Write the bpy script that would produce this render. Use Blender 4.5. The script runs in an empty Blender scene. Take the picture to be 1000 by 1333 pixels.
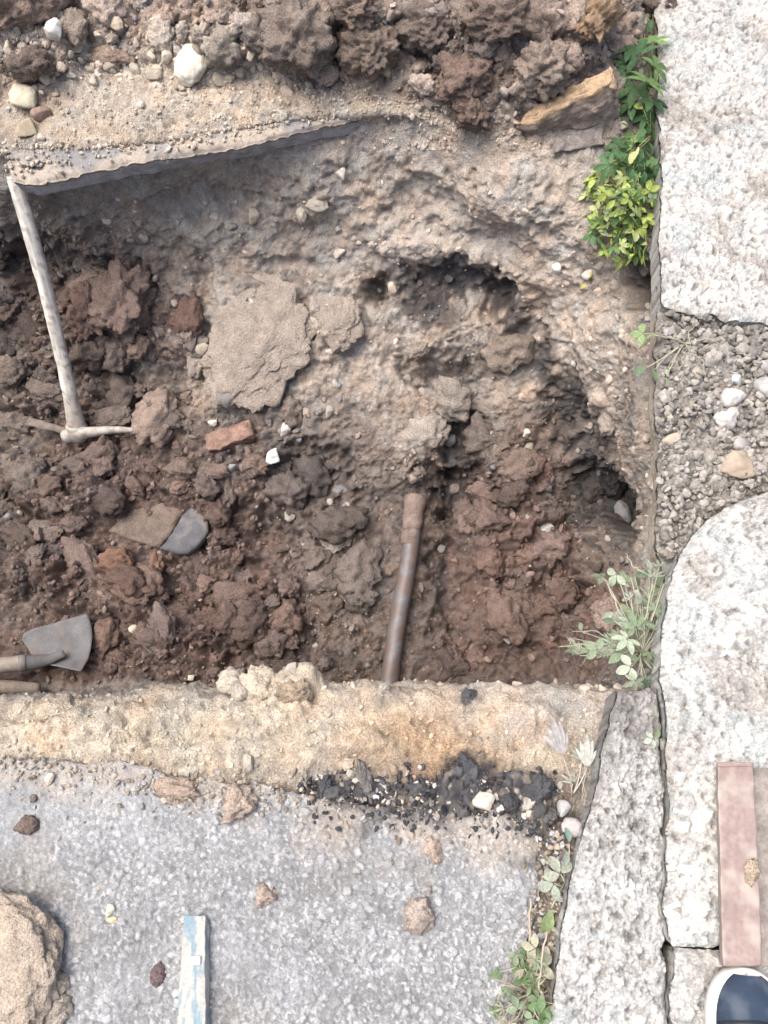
import bpy, math, random
import numpy as np
from mathutils import Vector, Matrix, Euler

random.seed(7)
RNG = np.random.default_rng(7)
scene = bpy.context.scene
COL = scene.collection

# ------------------------------------------------------------------ camera, sky, sun, exposure
W, HH, F = 1000.0, 1333.0, 1030.0          # photograph size and focal length in its pixels
PHI = math.radians(20.0)                   # angle between view axis and the plumb line
CAM_H = 1.35                               # lens above the asphalt
SN, CS = math.sin(PHI), math.cos(PHI)

cam_data = bpy.data.cameras.new('camera')
cam = bpy.data.objects.new('camera', cam_data)
COL.objects.link(cam)
cam.location = (0, 0, CAM_H)
cam.rotation_euler = (PHI, 0, 0)
cam_data.sensor_fit = 'HORIZONTAL'
cam_data.sensor_width = 36.0
cam_data.lens = 36.0 * F / W
cam_data.clip_start = 0.02
cam_data.clip_end = 500
scene.camera = cam

SUN_EL, SUN_AZ = math.radians(68), math.radians(-80)     # azimuth from +Y, negative = towards -X (far left)
world = bpy.data.worlds.new('World'); scene.world = world
world.use_nodes = True
wn = world.node_tree.nodes
sky = wn.new('ShaderNodeTexSky'); sky.sky_type = 'NISHITA'; sky.sun_disc = False
sky.sun_elevation = SUN_EL; sky.sun_rotation = SUN_AZ
sky.air_density = 0.8; sky.dust_density = 7.0; sky.ozone_density = 0.6
world.node_tree.links.new(sky.outputs[0], wn['Background'].inputs[0])
wn['Background'].inputs[1].default_value = 0.15
sun_d = bpy.data.lights.new('sun', 'SUN'); sun_d.energy = 1.5; sun_d.angle = math.radians(55)
sun_d.color = (1.0, 0.98, 0.96)
sun = bpy.data.objects.new('sun', sun_d); COL.objects.link(sun)
sd = Vector((math.sin(SUN_AZ) * math.cos(SUN_EL), math.cos(SUN_AZ) * math.cos(SUN_EL), math.sin(SUN_EL)))
sun.rotation_euler = sd.to_track_quat('Z', 'Y').to_euler()
sun.location = (-2, 3, 5)

scene.view_settings.view_transform = 'Standard'
scene.view_settings.look = 'None'
scene.view_settings.gamma = 1.0
scene.view_settings.use_curve_mapping = False
scene.view_settings.exposure = 0.93
scene.render.engine = 'CYCLES'
scene.cycles.use_denoising = True
scene.cycles.max_bounces = 6

# ------------------------------------------------------------------ helpers
def P(px, py, z=0.0):
    """point of the place at height z that is seen at photograph pixel (px, py)"""
    X = (px - W / 2) / F; Y = (HH / 2 - py) / F
    t = (CAM_H - z) / (CS - Y * SN)
    return np.array([X * t, (SN + Y * CS) * t, z])

def project(p):
    p = np.asarray(p, float)
    d = p - np.array([0, 0, CAM_H])
    depth = d[..., 1] * SN - d[..., 2] * CS
    up = d[..., 1] * CS + d[..., 2] * SN
    return W / 2 + F * d[..., 0] / depth, HH / 2 - F * up / depth, depth

def hash3(ix, iy, iz, seed):
    h = (ix.astype(np.uint32) * np.uint32(374761393) + iy.astype(np.uint32) * np.uint32(668265263)
         + iz.astype(np.uint32) * np.uint32(2246822519) + np.uint32((seed * 3266489917) & 0xffffffff))
    h ^= h >> np.uint32(15); h *= np.uint32(2246822519)
    h ^= h >> np.uint32(13); h *= np.uint32(3266489917)
    h ^= h >> np.uint32(16)
    return h

_G = np.array([[1,1,0],[-1,1,0],[1,-1,0],[-1,-1,0],[1,0,1],[-1,0,1],[1,0,-1],[-1,0,-1],
               [0,1,1],[0,-1,1],[0,1,-1],[0,-1,-1],[1,1,0],[-1,1,0],[0,-1,1],[0,-1,-1]], np.float32)

def noise3(p, seed=0):
    p = np.asarray(p, np.float32)
    i = np.floor(p).astype(np.int32); f = p - i
    u = f * f * f * (f * (f * 6 - 15) + 10)
    out = np.zeros(p.shape[0], np.float32)
    for dx in (0, 1):
        wx = u[:, 0] if dx else 1 - u[:, 0]
        for dy in (0, 1):
            wy = u[:, 1] if dy else 1 - u[:, 1]
            for dz in (0, 1):
                wz = u[:, 2] if dz else 1 - u[:, 2]
                g = _G[hash3(i[:, 0] + dx, i[:, 1] + dy, i[:, 2] + dz, seed) & np.uint32(15)]
                out += wx * wy * wz * (g[:, 0] * (f[:, 0] - dx) + g[:, 1] * (f[:, 1] - dy) + g[:, 2] * (f[:, 2] - dz))
    return out

def fbm(p, scale, octaves=4, seed=0, gain=0.5):
    s = np.zeros(p.shape[0], np.float32); a = 1.0; q = np.asarray(p, np.float32) * scale
    for o in range(octaves):
        s += a * noise3(q, seed + o * 17); a *= gain; q = q * 2.03 + 3.7
    return s

def worley3(p, cell, seed=0, jitter=0.9, flat=False):
    q = np.asarray(p, np.float32) / cell
    i = np.floor(q).astype(np.int32)
    f1 = np.full(q.shape[0], 9.0, np.float32); f2 = f1.copy(); idh = np.zeros(q.shape[0], np.uint32)
    for dx in (-1, 0, 1):
        for dy in (-1, 0, 1):
            for dz in ((0,) if flat else (-1, 0, 1)):
                c = i + np.array([dx, dy, dz], np.int32)
                h = hash3(c[:, 0], c[:, 1], c[:, 2], seed)
                ox = 0.5 + jitter * ((h & np.uint32(1023)).astype(np.float32) / 1023 - 0.5)
                oy = 0.5 + jitter * (((h >> np.uint32(10)) & np.uint32(1023)).astype(np.float32) / 1023 - 0.5)
                oz = 0.5 + jitter * (((h >> np.uint32(20)) & np.uint32(1023)).astype(np.float32) / 1023 - 0.5)
                d2 = (c[:, 0] + ox - q[:, 0]) ** 2 + (c[:, 1] + oy - q[:, 1]) ** 2
                if not flat: d2 = d2 + (c[:, 2] + oz - q[:, 2]) ** 2
                near = d2 < f1
                f2 = np.where(near, f1, np.minimum(f2, d2))
                f1 = np.where(near, d2, f1); idh = np.where(near, h, idh)
    r = hash3(idh.astype(np.int32), idh.astype(np.int32), idh.astype(np.int32), seed + 5)
    return np.sqrt(f1), np.sqrt(f2), (r & np.uint32(65535)).astype(np.float32) / 65535, ((r >> np.uint32(16)) & np.uint32(65535)).astype(np.float32) / 65535

def sstep(a, b, x):
    t = np.clip((x - a) / (b - a), 0, 1); return t * t * (3 - 2 * t)

def raw_mesh(name, verts, faces, col=None, smooth=True):
    """verts (n,3), faces (m,k) all of one size k"""
    me = bpy.data.meshes.new(name)
    verts = np.ascontiguousarray(verts, np.float32); faces = np.ascontiguousarray(faces, np.int32)
    n, m, k = len(verts), len(faces), faces.shape[1]
    me.vertices.add(n); me.vertices.foreach_set('co', verts.ravel())
    me.loops.add(m * k); me.loops.foreach_set('vertex_index', faces.ravel())
    me.polygons.add(m); me.polygons.foreach_set('loop_start', np.arange(0, m * k, k, dtype=np.int32))
    me.polygons.foreach_set('use_smooth', np.full(m, smooth, bool))
    if col is not None:
        a = me.attributes.new('Col', 'FLOAT_COLOR', 'POINT')
        c = np.ones((n, 4), np.float32); c[:, :3] = col
        a.data.foreach_set('color', c.ravel())
    me.update(calc_edges=True); me.validate()
    return me

def grid_faces(M, N, off=0):
    a = np.arange(M * N, dtype=np.int32).reshape(M, N) + off
    return np.stack([a[:-1, :-1], a[1:, :-1], a[1:, 1:], a[:-1, 1:]], -1).reshape(-1, 4)

def link(name, me, mat=None, parent=None, loc=None, rot=None, scale=None, color=None):
    o = bpy.data.objects.new(name, me); COL.objects.link(o)
    if me is not None and mat is not None and len(me.materials) == 0: me.materials.append(mat)
    if parent is not None: o.parent = parent
    if loc is not None: o.location = Vector([float(v) for v in loc])
    if rot is not None: o.rotation_euler = rot
    if scale is not None: o.scale = scale if hasattr(scale, '__len__') else (scale,) * 3
    if color is not None: o.color = (*color, 1)
    return o

def tag(o, label=None, cat=None, group=None, kind=None):
    if label: o['label'] = label
    if cat: o['category'] = cat
    if group: o['group'] = group
    if kind: o['kind'] = kind
    return o

# ------------------------------------------------------------------ materials
def new_mat(name):
    m = bpy.data.materials.new(name); m.use_nodes = True
    return m, m.node_tree.nodes, m.node_tree.links, m.node_tree.nodes['Principled BSDF']

def surface_mat(name, source, rough=0.95, spec=0.2, bump=((300, 0.4, 0.002),), vary=((60, 0.25),), tint=None,
                metallic=0.0, color=(0.5, 0.5, 0.5), speck=None, coords='world'):
    """source: 'attr' (vertex colour Col), 'object' (object colour) or 'flat' (color)"""
    m, n, l, b = new_mat(name)
    b.inputs['Roughness'].default_value = rough
    b.inputs['Specular IOR Level'].default_value = spec
    b.inputs['Metallic'].default_value = metallic
    if coords == 'world':
        co = n.new('ShaderNodeNewGeometry').outputs['Position']
    else:
        co = n.new('ShaderNodeTexCoord').outputs['Object']
    if source == 'attr':
        a = n.new('ShaderNodeAttribute'); a.attribute_name = 'Col'; c = a.outputs['Color']
    elif source == 'object':
        c = n.new('ShaderNodeObjectInfo').outputs['Color']
    else:
        r = n.new('ShaderNodeRGB'); r.outputs[0].default_value = (*color, 1); c = r.outputs[0]
    for sc, amt in vary:
        t = n.new('ShaderNodeTexNoise'); t.inputs['Scale'].default_value = sc; t.inputs['Detail'].default_value = 2
        t.inputs['Roughness'].default_value = 0.65
        l.new(co, t.inputs['Vector'])
        mr = n.new('ShaderNodeMapRange'); mr.inputs[1].default_value = 0.3; mr.inputs[2].default_value = 0.7
        mr.inputs[3].default_value = 1 - amt; mr.inputs[4].default_value = 1 + amt
        l.new(t.outputs[0], mr.inputs[0])
        mx = n.new('ShaderNodeVectorMath'); mx.operation = 'SCALE'
        l.new(c, mx.inputs[0]); l.new(mr.outputs[0], mx.inputs['Scale']); c = mx.outputs[0]
    if tint:
        sc, colr, lo, hi, amt = tint
        t = n.new('ShaderNodeTexNoise'); t.inputs['Scale'].default_value = sc; t.inputs['Detail'].default_value = 2
        l.new(co, t.inputs['Vector'])
        mr = n.new('ShaderNodeMapRange'); mr.inputs[1].default_value = lo; mr.inputs[2].default_value = hi
        mr.inputs[3].default_value = 0; mr.inputs[4].default_value = amt
        l.new(t.outputs[0], mr.inputs[0])
        mx = n.new('ShaderNodeMix'); mx.data_type = 'RGBA'
        l.new(mr.outputs[0], mx.inputs[0]); l.new(c, mx.inputs[6]); mx.inputs[7].default_value = (*colr, 1)
        c = mx.outputs[2]
    if speck:
        sc, colr, thr = speck
        t = n.new('ShaderNodeTexVoronoi'); t.inputs['Scale'].default_value = sc
        l.new(co, t.inputs['Vector'])
        sep = n.new('ShaderNodeSeparateColor'); l.new(t.outputs['Color'], sep.inputs[0])
        lt = n.new('ShaderNodeMath'); lt.operation = 'LESS_THAN'; lt.inputs[1].default_value = thr
        l.new(sep.outputs[0], lt.inputs[0])
        ld = n.new('ShaderNodeMath'); ld.operation = 'LESS_THAN'; ld.inputs[1].default_value = 0.45
        l.new(t.outputs['Distance'], ld.inputs[0])
        mu = n.new('ShaderNodeMath'); mu.operation = 'MULTIPLY'; l.new(lt.outputs[0], mu.inputs[0]); l.new(ld.outputs[0], mu.inputs[1])
        mx = n.new('ShaderNodeMix'); mx.data_type = 'RGBA'
        l.new(mu.outputs[0], mx.inputs[0]); l.new(c, mx.inputs[6]); mx.inputs[7].default_value = (*colr, 1)
        c = mx.outputs[2]
    l.new(c, b.inputs['Base Color'])
    prev = None
    for sc, strength, dist in bump:
        t = n.new('ShaderNodeTexNoise'); t.inputs['Scale'].default_value = sc; t.inputs['Detail'].default_value = 2
        t.inputs['Roughness'].default_value = 0.7
        l.new(co, t.inputs['Vector'])
        bp = n.new('ShaderNodeBump'); bp.inputs['Strength'].default_value = strength; bp.inputs['Distance'].default_value = dist
        l.new(t.outputs[0], bp.inputs['Height'])
        if prev is not None: l.new(prev, bp.inputs['Normal'])
        prev = bp.outputs[0]
    if prev is not None: l.new(prev, b.inputs['Normal'])
    return m

M_soil = surface_mat('soil', 'attr', 0.97, 0.12, ((240, 0.9, 0.006), (800, 0.7, 0.0025)), ((45, 0.16), (330, 0.30)))
M_clod = surface_mat('clod', 'object', 0.97, 0.12, ((160, 0.9, 0.007), (650, 0.8, 0.003)), ((35, 0.2), (300, 0.3)))
M_stone = surface_mat('stone', 'object', 0.8, 0.3, ((120, 0.3, 0.002), (700, 0.3, 0.001)), ((50, 0.15), (300, 0.12)),
                      tint=(70, (0.3, 0.24, 0.17), 0.5, 0.75, 0.6))
M_crumb = surface_mat('crumb', 'attr', 0.97, 0.12, ((500, 0.6, 0.002),), ((300, 0.2),))
M_asphalt = surface_mat('asphalt', 'attr', 0.85, 0.3, ((500, 0.7, 0.002), (1800, 0.4, 0.0008)), ((9, 0.10), (420, 0.25)))
M_concrete = surface_mat('concrete', 'attr', 0.9, 0.25, ((350, 0.8, 0.003), (1300, 0.6, 0.0012)), ((14, 0.12), (280, 0.28)))

# ------------------------------------------------------------------ soil of the excavation: a control net of (pixel, height), laid out in the place
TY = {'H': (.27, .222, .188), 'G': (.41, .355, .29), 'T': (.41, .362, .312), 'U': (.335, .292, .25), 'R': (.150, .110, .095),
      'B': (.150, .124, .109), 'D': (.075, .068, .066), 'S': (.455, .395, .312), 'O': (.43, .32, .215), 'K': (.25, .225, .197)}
def rowspec(types, rubs, pts):
    return [(a, b, c, TY[t], r) for (a, b, c), t, r in zip(pts, types, rubs)]
ROWS = [
 rowspec('HHHHHHHHH', [1]*9, [(0,-70,.17),(130,-70,.13),(270,-70,.15),(400,-70,.19),(530,-70,.21),(640,-70,.21),(750,-70,.2),(815,-70,.08),(852,-70,-.02)]),
 rowspec('HHHHHHHHH', [1]*9, [(0,30,.12),(130,20,.09),(270,25,.11),(400,20,.14),(530,20,.16),(640,30,.17),(750,40,.16),(815,40,.06),(852,40,-.02)]),
 rowspec('HGGHHHHKK', [.9,.5,.4,.7,.9,1,1,.6,.4], [(0,110,.045),(130,92,.03),(270,98,.03),(400,104,.03),(530,120,.03),(640,165,.03),(750,150,.03),(815,160,.0),(852,160,-.03)]),
 rowspec('GGGGGGTKK', [.3,.2,.15,.15,.2,.3,.2,.3,.3], [(0,152,.02),(130,160,.018),(270,150,.018),(400,132,.018),(530,135,.015),(650,185,.005),(755,205,.0),(815,215,-.02),(852,220,-.04)]),
 rowspec('GGGGGTTKK', [.2,.15,.12,.12,.15,.25,.2,.3,.3], [(0,194,.008),(130,196,.007),(270,178,.007),(400,154,.007),(530,147,.008),(652,200,-.015),(757,220,-.015),(817,235,-.03),(852,235,-.04)]),
 rowspec('TTTTTTTKK', [.15]*5+[.25,.25,.3,.3], [(0,208,-.045),(130,208,-.045),(270,188,-.045),(400,162,-.045),(530,152,-.01),(652,216,-.03),(757,240,-.03),(818,255,-.05),(852,255,-.05)]),
 rowspec('UUTTTTTKK', [.12,.12,.12,.12,.12,.12,.12,.3,.3], [(0,238,-.09),(130,222,-.085),(270,202,-.08),(400,176,-.065),(530,166,-.03),(652,240,-.06),(757,265,-.06),(818,275,-.06),(852,275,-.05)]),
 rowspec('UUTTTTTKK', [.15]*6+[.12,.2,.3], [(0,275,-.2),(130,270,-.2),(270,260,-.2),(400,245,-.17),(530,240,-.14),(650,290,-.15),(755,310,-.12),(818,330,-.1),(850,330,-.06)]),
 rowspec('BBUUTTTTK', [.7,.6,.4,.25,.3,.2,.12,.2,.3], [(0,320,-.34),(130,330,-.34),(270,335,-.32),(400,330,-.31),(530,335,-.29),(650,350,-.27),(752,370,-.2),(815,390,-.15),(843,390,-.11)]),
 rowspec('BBTTUUTTK', [1,.9,.3,.2,.6,.35,.12,.25,.4], [(0,400,-.45),(130,400,-.44),(270,400,-.40),(400,400,-.385),(530,400,-.37),(645,420,-.37),(750,440,-.3),(812,460,-.22),(842,460,-.12)]),
 rowspec('BBUTUUTUK', [1,1,.7,.25,.45,.35,.25,.35,.4], [(0,480,-.55),(130,480,-.53),(270,480,-.49),(400,480,-.46),(530,480,-.455),(645,500,-.46),(745,520,-.42),(812,530,-.3),(841,530,-.14)]),
 rowspec('BRBBUBBUT', [1,1,1,.7,.5,.6,.5,.4,.4], [(0,570,-.62),(130,570,-.61),(270,570,-.57),(400,570,-.54),(530,570,-.535),(640,570,-.54),(745,580,-.52),(815,590,-.4),(841,590,-.16)]),
 rowspec('BRRBBRRUT', [1,1,1,.8,.6,.9,1,.6,.4], [(0,660,-.65),(130,660,-.65),(270,660,-.63),(400,660,-.62),(535,650,-.625),(640,650,-.6),(745,650,-.6),(822,650,-.5),(842,650,-.16)]),
 rowspec('BRRRBRRRT', [1,1,1,.9,.6,.7,.8,.7,.4], [(0,770,-.67),(130,770,-.67),(270,770,-.66),(400,770,-.66),(530,770,-.66),(640,770,-.65),(745,770,-.64),(800,770,-.5),(844,770,-.13)]),
 rowspec('RRRRBRRRK', [.9,1,1,1,.6,.7,.7,.6,.4], [(0,870,-.68),(130,870,-.68),(270,870,-.68),(400,870,-.68),(520,870,-.68),(640,860,-.66),(750,855,-.64),(790,850,-.4),(850,850,-.08)]),
 rowspec('BBBBBBBUK', [.5]*9, [(0,925,-.68),(130,925,-.68),(270,925,-.68),(400,925,-.68),(530,925,-.68),(640,915,-.66),(750,908,-.55),(795,890,-.2),(850,890,-.05)]),
 rowspec('KKKSSTTTK', [.15,.15,.15,.3,.25,.3,.3,.3,.3], [(0,906,-.075),(130,900,-.075),(270,896,-.07),(390,888,-.055),(530,897,-.065),(640,884,-.06),(750,893,-.05),(795,900,-.02),(850,900,-.04)]),
 rowspec('SSSSSTTKK', [.16]*9, [(0,924,-.05),(130,917,-.05),(270,914,-.045),(395,910,-.035),(530,920,-.04),(640,910,-.035),(750,915,-.03),(793,920,-.015),(850,920,-.04)]),
 rowspec('SSSSOOSKK', [.16]*9, [(0,952,-.03),(130,950,-.03),(270,950,-.025),(400,955,-.02),(530,960,-.02),(640,960,-.02),(745,965,-.02),(790,970,-.015),(850,965,-.04)]),
 rowspec('SSSKDDDKK', [.25,.25,.25,.5,.6,.8,.8,.4,.3], [(0,990,-.012),(130,1000,-.012),(270,1015,-.012),(400,1030,-.012),(530,1045,-.012),(640,1058,-.01),(738,1075,-.012),(775,1085,-.02),(850,1085,-.04)]),
 rowspec('KKKKKKKKK', [.3]*9, [(0,1060,-.05),(130,1070,-.05),(270,1080,-.05),(400,1090,-.05),(530,1100,-.05),(640,1110,-.05),(725,1160,-.004),(760,1160,-.004),(850,1160,-.04)]),
 rowspec('KKKKKKKKK', [.3]*9, [(0,1400,-.05),(130,1400,-.05),(270,1400,-.05),(400,1400,-.05),(530,1400,-.05),(600,1400,-.05),(690,1400,-.003),(740,1400,-.003),(850,1400,-.04)]),
]
def build_net():
    net = []
    for r in ROWS:
        row = [np.concatenate([P(a, b, z), c, [rub]]) for a, b, z, c, rub in r]
        first, last = row[0], row[-1]
        l1 = first.copy(); l1[0] -= .28
        l2 = first.copy(); l2[0] -= .52; l2[2] = l2[2] * .25
        l3 = first.copy(); l3[0] -= .65; l3[2] = min(l3[2], 0) * .0
        l4 = first.copy(); l4[0] = -2.2; l4[2] = 0
        r1 = last.copy(); r1[0] += .07
        r2 = last.copy(); r2[0] = 1.7; r2[2] = -.03
        net.append([l4, l3, l2, l1] + row + [r1, r2])
    top = [v.copy() for v in net[0]]
    for v in top: v[1] = 3.2; v[2] = max(v[2] * .5, -.02)
    bot = [v.copy() for v in net[-1]]
    for v in bot: v[1] = -1.0; v[2] = -.05
    return np.array([top] + net + [bot])          # (M, N, 7)
NET = build_net()

def refine(A, axis, step, coarse):
    A = np.moveaxis(A, axis, 0)
    out = []
    for i in range(len(A) - 1):
        d = np.linalg.norm(A[i + 1][:, :3] - A[i][:, :3], axis=1)
        n = max(1, int(math.ceil(np.percentile(d, 60) / (coarse if i in COARSE[axis] else step))))
        for k in range(n): out.append(A[i] + (A[i + 1] - A[i]) * (k / n))
    out.append(A[-1])
    return np.moveaxis(np.array(out), 0, axis)
COARSE = {0: (0, NET.shape[0] - 2), 1: (0, 1, 2, 3, NET.shape[1] - 2)}
SOIL = refine(NET, 0, .0040, .03)
SOIL = refine(SOIL, 1, .0040, .02)
def blur(A, axis, r):
    k = np.exp(-0.5 * (np.arange(-2 * r, 2 * r + 1) / r) ** 2); k /= k.sum()
    pad = [(0, 0)] * A.ndim; pad[axis] = (2 * r, 2 * r)
    B = np.pad(A, pad, mode='edge'); out = np.zeros_like(A)
    n = A.shape[axis]
    for i, w in enumerate(k):
        sl = [slice(None)] * A.ndim; sl[axis] = slice(i, i + n); out += w * B[tuple(sl)]
    return out
edge_keep = SOIL.copy()
SOIL[:, :, :3] = blur(blur(SOIL[:, :, :3], 0, 4), 1, 9)
SOIL[:, :, 3:] = blur(blur(SOIL[:, :, 3:], 0, 9), 1, 16)
for sl in ((0, slice(None)), (-1, slice(None)), (slice(None), 0), (slice(None), -1)): SOIL[sl] = edge_keep[sl]
GM, GN = SOIL.shape[:2]

def grid_normals(V):
    du = np.gradient(V, axis=0); dv = np.gradient(V, axis=1)
    n = np.cross(dv, -du); n /= np.linalg.norm(n, axis=-1, keepdims=True) + 1e-12
    return n
BASE = SOIL[:, :, :3].reshape(-1, 3)
NRM = grid_normals(SOIL[:, :, :3]).reshape(-1, 3)
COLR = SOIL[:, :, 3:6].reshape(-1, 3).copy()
RUB = SOIL[:, :, 6].reshape(-1).copy()

class Picker:
    """nearest surface vertex for a pixel"""
    def __init__(self, V, cell=4):
        self.cell = cell
        x, y, d = project(V)
        self.nx = int(1400 / cell); self.ny = int(1700 / cell)
        ix = ((x + 200) / cell).astype(int); iy = ((y + 200) / cell).astype(int)
        ok = (ix >= 0) & (iy >= 0) & (ix < self.nx) & (iy < self.ny) & (d > 0)
        idx = np.nonzero(ok)[0]; idx = idx[np.argsort(-d[idx])]
        self.g = np.full((self.ny, self.nx), -1, int); self.g[iy[idx], ix[idx]] = idx
    def __call__(self, px, py):
        cx = int((px + 200) / self.cell); cy = int((py + 200) / self.cell)
        for r in range(0, 30):
            sub = self.g[max(cy - r, 0):cy + r + 1, max(cx - r, 0):cx + r + 1]
            if (sub >= 0).any(): return int(sub[sub >= 0][0])
        return 0
pick0 = Picker(BASE)

# patches of other soil and darker tone, some of it painted shade: (px, py, radius px x, radius px y, colour, strength, rubble or None)
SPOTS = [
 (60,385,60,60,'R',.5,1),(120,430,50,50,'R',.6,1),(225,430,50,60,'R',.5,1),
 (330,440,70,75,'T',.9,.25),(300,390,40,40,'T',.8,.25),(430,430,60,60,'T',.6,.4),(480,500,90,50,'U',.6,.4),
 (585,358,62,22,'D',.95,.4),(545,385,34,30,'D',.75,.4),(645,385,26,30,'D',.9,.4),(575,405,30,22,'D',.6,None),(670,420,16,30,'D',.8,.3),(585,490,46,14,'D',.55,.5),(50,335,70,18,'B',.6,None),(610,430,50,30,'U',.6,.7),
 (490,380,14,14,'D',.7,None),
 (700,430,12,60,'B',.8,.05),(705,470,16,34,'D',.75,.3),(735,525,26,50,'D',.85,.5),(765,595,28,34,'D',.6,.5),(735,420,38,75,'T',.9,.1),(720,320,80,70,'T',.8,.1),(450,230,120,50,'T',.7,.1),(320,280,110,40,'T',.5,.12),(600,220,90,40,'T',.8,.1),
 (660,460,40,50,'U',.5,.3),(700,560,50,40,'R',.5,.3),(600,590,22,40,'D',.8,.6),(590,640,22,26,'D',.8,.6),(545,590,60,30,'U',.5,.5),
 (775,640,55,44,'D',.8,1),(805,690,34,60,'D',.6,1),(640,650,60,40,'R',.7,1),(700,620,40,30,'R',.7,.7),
 (660,760,80,70,'R',.75,.6),(610,800,45,80,'R',.8,.5),(720,820,70,50,'R',.9,.5),(565,780,14,90,'D',.35,.4),(780,880,40,30,'R',.5,None),  # narrow D strip is the shadow beside the pipe, painted into the soil
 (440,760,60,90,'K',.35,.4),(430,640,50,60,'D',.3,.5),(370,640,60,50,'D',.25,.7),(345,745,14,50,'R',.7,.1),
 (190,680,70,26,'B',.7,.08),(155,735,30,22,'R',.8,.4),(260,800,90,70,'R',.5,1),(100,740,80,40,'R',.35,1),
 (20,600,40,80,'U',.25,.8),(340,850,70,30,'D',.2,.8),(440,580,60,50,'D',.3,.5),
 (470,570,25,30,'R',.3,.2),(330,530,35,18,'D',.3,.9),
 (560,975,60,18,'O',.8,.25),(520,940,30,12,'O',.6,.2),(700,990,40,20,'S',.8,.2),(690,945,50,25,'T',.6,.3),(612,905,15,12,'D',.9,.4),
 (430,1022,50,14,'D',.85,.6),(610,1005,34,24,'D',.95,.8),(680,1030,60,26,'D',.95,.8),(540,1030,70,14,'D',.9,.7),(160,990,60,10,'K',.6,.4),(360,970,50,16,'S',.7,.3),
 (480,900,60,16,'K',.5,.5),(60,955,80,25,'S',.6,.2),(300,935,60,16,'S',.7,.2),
 (150,895,150,7,'K',.8,.02),(300,900,50,4,'D',.7,.02),  # thin D line paints the shade of a gap in the ledge
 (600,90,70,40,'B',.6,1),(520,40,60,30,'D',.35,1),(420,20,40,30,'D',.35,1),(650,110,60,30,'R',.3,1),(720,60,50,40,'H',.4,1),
 (830,370,20,40,'D',.7,.4),(60,60,40,40,'K',.4,.8),(240,60,70,30,'G',.4,.7),(40,250,40,25,'U',.5,None),  # first D patch is painted occlusion in the gap below the concrete
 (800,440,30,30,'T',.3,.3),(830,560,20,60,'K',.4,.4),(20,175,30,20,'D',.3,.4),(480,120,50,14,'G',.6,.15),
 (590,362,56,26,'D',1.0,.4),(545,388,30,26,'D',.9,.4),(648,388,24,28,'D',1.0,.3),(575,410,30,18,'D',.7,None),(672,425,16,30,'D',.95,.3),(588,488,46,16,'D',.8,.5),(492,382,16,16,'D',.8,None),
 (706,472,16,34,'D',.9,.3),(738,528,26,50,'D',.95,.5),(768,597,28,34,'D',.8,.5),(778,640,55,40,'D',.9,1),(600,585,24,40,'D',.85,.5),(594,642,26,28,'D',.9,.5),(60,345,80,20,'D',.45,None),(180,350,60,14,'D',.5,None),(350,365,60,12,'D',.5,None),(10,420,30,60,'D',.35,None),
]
for (px, py, rx, ry, ty, st, rub) in SPOTS:
    i = pick0(px, py)
    x, y, dep = project(BASE[i])
    c = BASE[i]; m = dep / F
    # local frame on the surface so that the patch has its own size in the place
    nn = NRM[i]; ax = np.array([1, 0, 0]) - nn * nn[0]; ax /= np.linalg.norm(ax); ay = np.cross(nn, ax)
    px2, py2, _ = project(c + ay * 0.02)
    fore = max(math.hypot(px2 - x, py2 - y) / (0.02 / m), .25)
    d = BASE - c
    warp = 0.0
    near = (np.abs(d).max(1) < 3 * max(rx, ry / fore) * m + .02)
    dn = d[near]
    q = ((dn @ ax) / (rx * m)) ** 2 + ((dn @ ay) / (ry * m / fore)) ** 2 + ((dn @ nn) / (max(rx, ry) * m * 1.5 + .03)) ** 2
    w = fbm(BASE[near], 38, 3, 91)
    k = st * sstep(1.5, .35, np.sqrt(q) + .75 * w)
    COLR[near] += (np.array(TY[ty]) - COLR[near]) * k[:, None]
    if rub is not None: RUB[near] += (rub - RUB[near]) * k

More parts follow.
